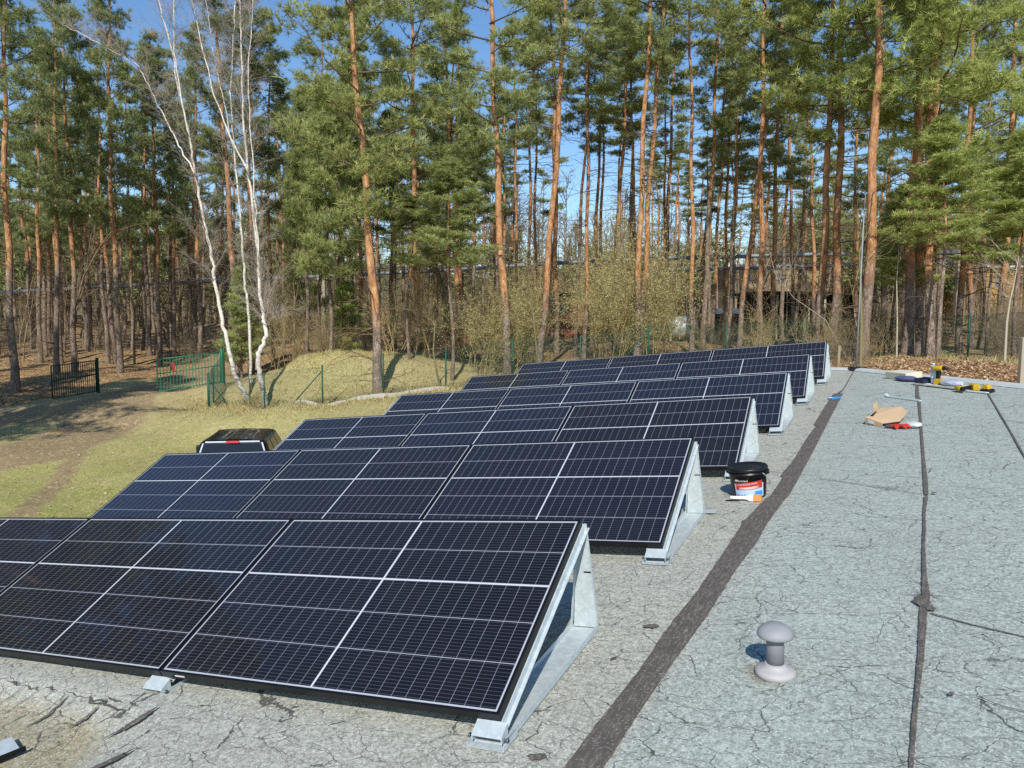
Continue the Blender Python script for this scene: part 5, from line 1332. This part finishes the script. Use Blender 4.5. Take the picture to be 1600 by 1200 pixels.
shed('open_shed', 'long dark open shed with pale posts and flat roof behind the fence', 'shed', 1190, 1340, 56, 460, 6, M_dark, M_dark, [], True)
shed('cream_building', 'pale cream building seen between trunks above the dark open shed', 'building', 1140, 1290, 80, 417, 6, simple('cream_wall', '978765', .9, 0, .1, 2), M_coping, [(.15, .22, .6, 1.6), (.5, .57, .6, 1.6)])
shed('yellow_building', 'yellow walled building seen between trunks beyond the leafy bank', 'building', 1538, 1625, 84, 418, 8, simple('yellow_wall', 'a98850', .9, 0, .12, 2), M_coping, [(.2, .3, .8, 2), (.6, .7, .8, 2)])
def van(name, label, p, Y, col, rot, h=1.9, L=4.6):
    q = at(p, 490, Y); t = thing(name, label, 'van', T(q.x, Y, g1(q.x, Y)) @ RZ(rot)); pm = simple('van_paint', col, .35, .1, .05)
    b = MB(); b.prism([(-L/2,.35), (L/2,.35), (L/2,1.0), (L/2-.9,1.15), (L/2-1.5,h), (-L/2+.1,h), (-L/2,1.1)], -.85, .85, RX(PI/2)); b.bevel(.05); b.build('body', pm, t)
    MB().prism([(L/2-1.0,1.16), (L/2-1.55,h-.1), (L/2-2.4,h-.1), (L/2-2.4,1.16)], -.862, .862, RX(PI/2)).build('side_window', M_pane, t); MB().box((-L/2-.012,-.7,1.15), (-L/2+.06,.7,h-.15)).build('rear_window', M_pane, t)
    for x in (-L/2+.9, L/2-.9):
        for y in (-.82, .82): MB().lathe([(.2,-.1), (.33,-.1), (.33,.1), (.2,.1)], 18, T(x, y, .33) @ RX(PI/2)).build('wheel', M_blackp, t)
van('parked_van', 'grey van parked far behind the mound on the woodland road', 477, 74, '9aa3ad', R(75))
van('parked_car', 'small pale blue car parked left of the grey van', 449, 80, '8fa6c9', R(20), 1.5, 4.0)
MBq = at(820, 492, 54); tag(MB().lathe([(.28, 0), (.30, .05), (.30, .4), (.31, .42), (.30, .45), (.30, .85), (.28, .9), (.0, .9)], 20, T(MBq.x, 54, g1(MBq.x, 54))).build('barrel', simple('barrel_blue', '2f4f9a', .5)), 'blue barrel standing left of the brick shed in the scrub', 'barrel')
q = at(1060, 500, 47); tk = thing('grey_tank', 'rounded grey tank lying behind the fence left of the pipe column', 'tank', T(q.x, 47, g1(q.x, 47)))
MB().lathe([(.1, -1.0), (.55, -.95), (.7, -.7), (.7, .7), (.55, .95), (.1, 1.0)], 24, T(0, 0, .85) @ RY(PI/2) @ RX(R(30))).build('tank_shell', M_coping, tk); MB().box((-.6,-.4,0), (-.45,.4,.4)).build('cradle', M_colu, tk); MB().box((.45,-.4,0), (.6,.4,.4)).build('cradle', M_colu, tk)
for p, l in ((1126, 'white crate left of two before the dark open shed'), (1150, 'white crate right of two before the dark open shed')):
    q = at(p, 482, 50); c = thing('white_crate', l, 'crate', T(q.x, 50, g1(q.x, 50))); zt_ = q.z - g1(q.x, 50)
    MB().box((-.32,-.3,zt_-.35), (.32,.3,zt_)).bevel(.03).build('crate_box', M_white, c); MB().box((-.28,-.26,-.1), (.28,.26,zt_-.352)).build('stand', M_dark, c)
# stakes near the roof edge
q = at(1596, 560, 12.5); zt_ = at(1596, 527, 12.5).z
MB_s = MB(); MB_s.box((q.x-.03, 12.45, g1(q.x, 12.5)-.3), (q.x+.05, 12.53, zt_)).bevel(.012); tag(MB_s.build('corner_stake', M_colu), 'pale square concrete stake at the far right beside the roof edge', 'stake')
q = at(1310, 550, 16); MB_s = MB(); MB_s.tube([(q.x, 16, g1(q.x, 16)-.2), (q.x+.02, 16, at(1310, 540, 16).z)], [.035, .03], 8); tag(MB_s.build('wooden_stake', simple('weathered_wood', '8f7f60', .9, 0, .2, 9)), 'short pale wooden stake just beyond the end of the back row', 'stake')

# ------------------------------------------------------------------ light
SUN_EL, SUN_AZ = R(40), R(186)
w = bpy.data.worlds.new('World'); S.world = w; w.use_nodes = True; nt = w.node_tree
sky = nt.nodes.new('ShaderNodeTexSky'); sky.sky_type = 'NISHITA'; sky.sun_disc = False; sky.sun_elevation = SUN_EL; sky.sun_rotation = SUN_AZ
sky.altitude = 0; sky.air_density = 1.0; sky.dust_density = .1; sky.ozone_density = 4.0
hs = nt.nodes.new('ShaderNodeHueSaturation'); hs.inputs['Saturation'].default_value = 1.1; hs.inputs['Value'].default_value = 1.0; nt.links.new(sky.outputs[0], hs.inputs['Color']); nt.links.new(hs.outputs[0], nt.nodes['Background'].inputs[0]); nt.nodes['Background'].inputs[1].default_value = .15
sl = bpy.data.lights.new('sun', 'SUN'); sl.energy = 5.0; sl.angle = R(.53); sl.color = (1, .955, .88)
so = bpy.data.objects.new('sun', sl); COL.objects.link(so)
sd = Vector((math.sin(SUN_AZ)*math.cos(SUN_EL), math.cos(SUN_AZ)*math.cos(SUN_EL), math.sin(SUN_EL)))
so.rotation_euler = sd.to_track_quat('Z', 'Y').to_euler()
S.view_settings.view_transform = 'Standard'; S.view_settings.look = 'None'; S.view_settings.exposure = 0
c = S.cycles; c.max_bounces = 8; c.diffuse_bounces = 4; c.glossy_bounces = 2; c.transmission_bounces = 4; c.caustics_reflective = False; c.caustics_refractive = False
c.use_denoising = False; c.use_adaptive_sampling = False
S.render.use_persistent_data = False
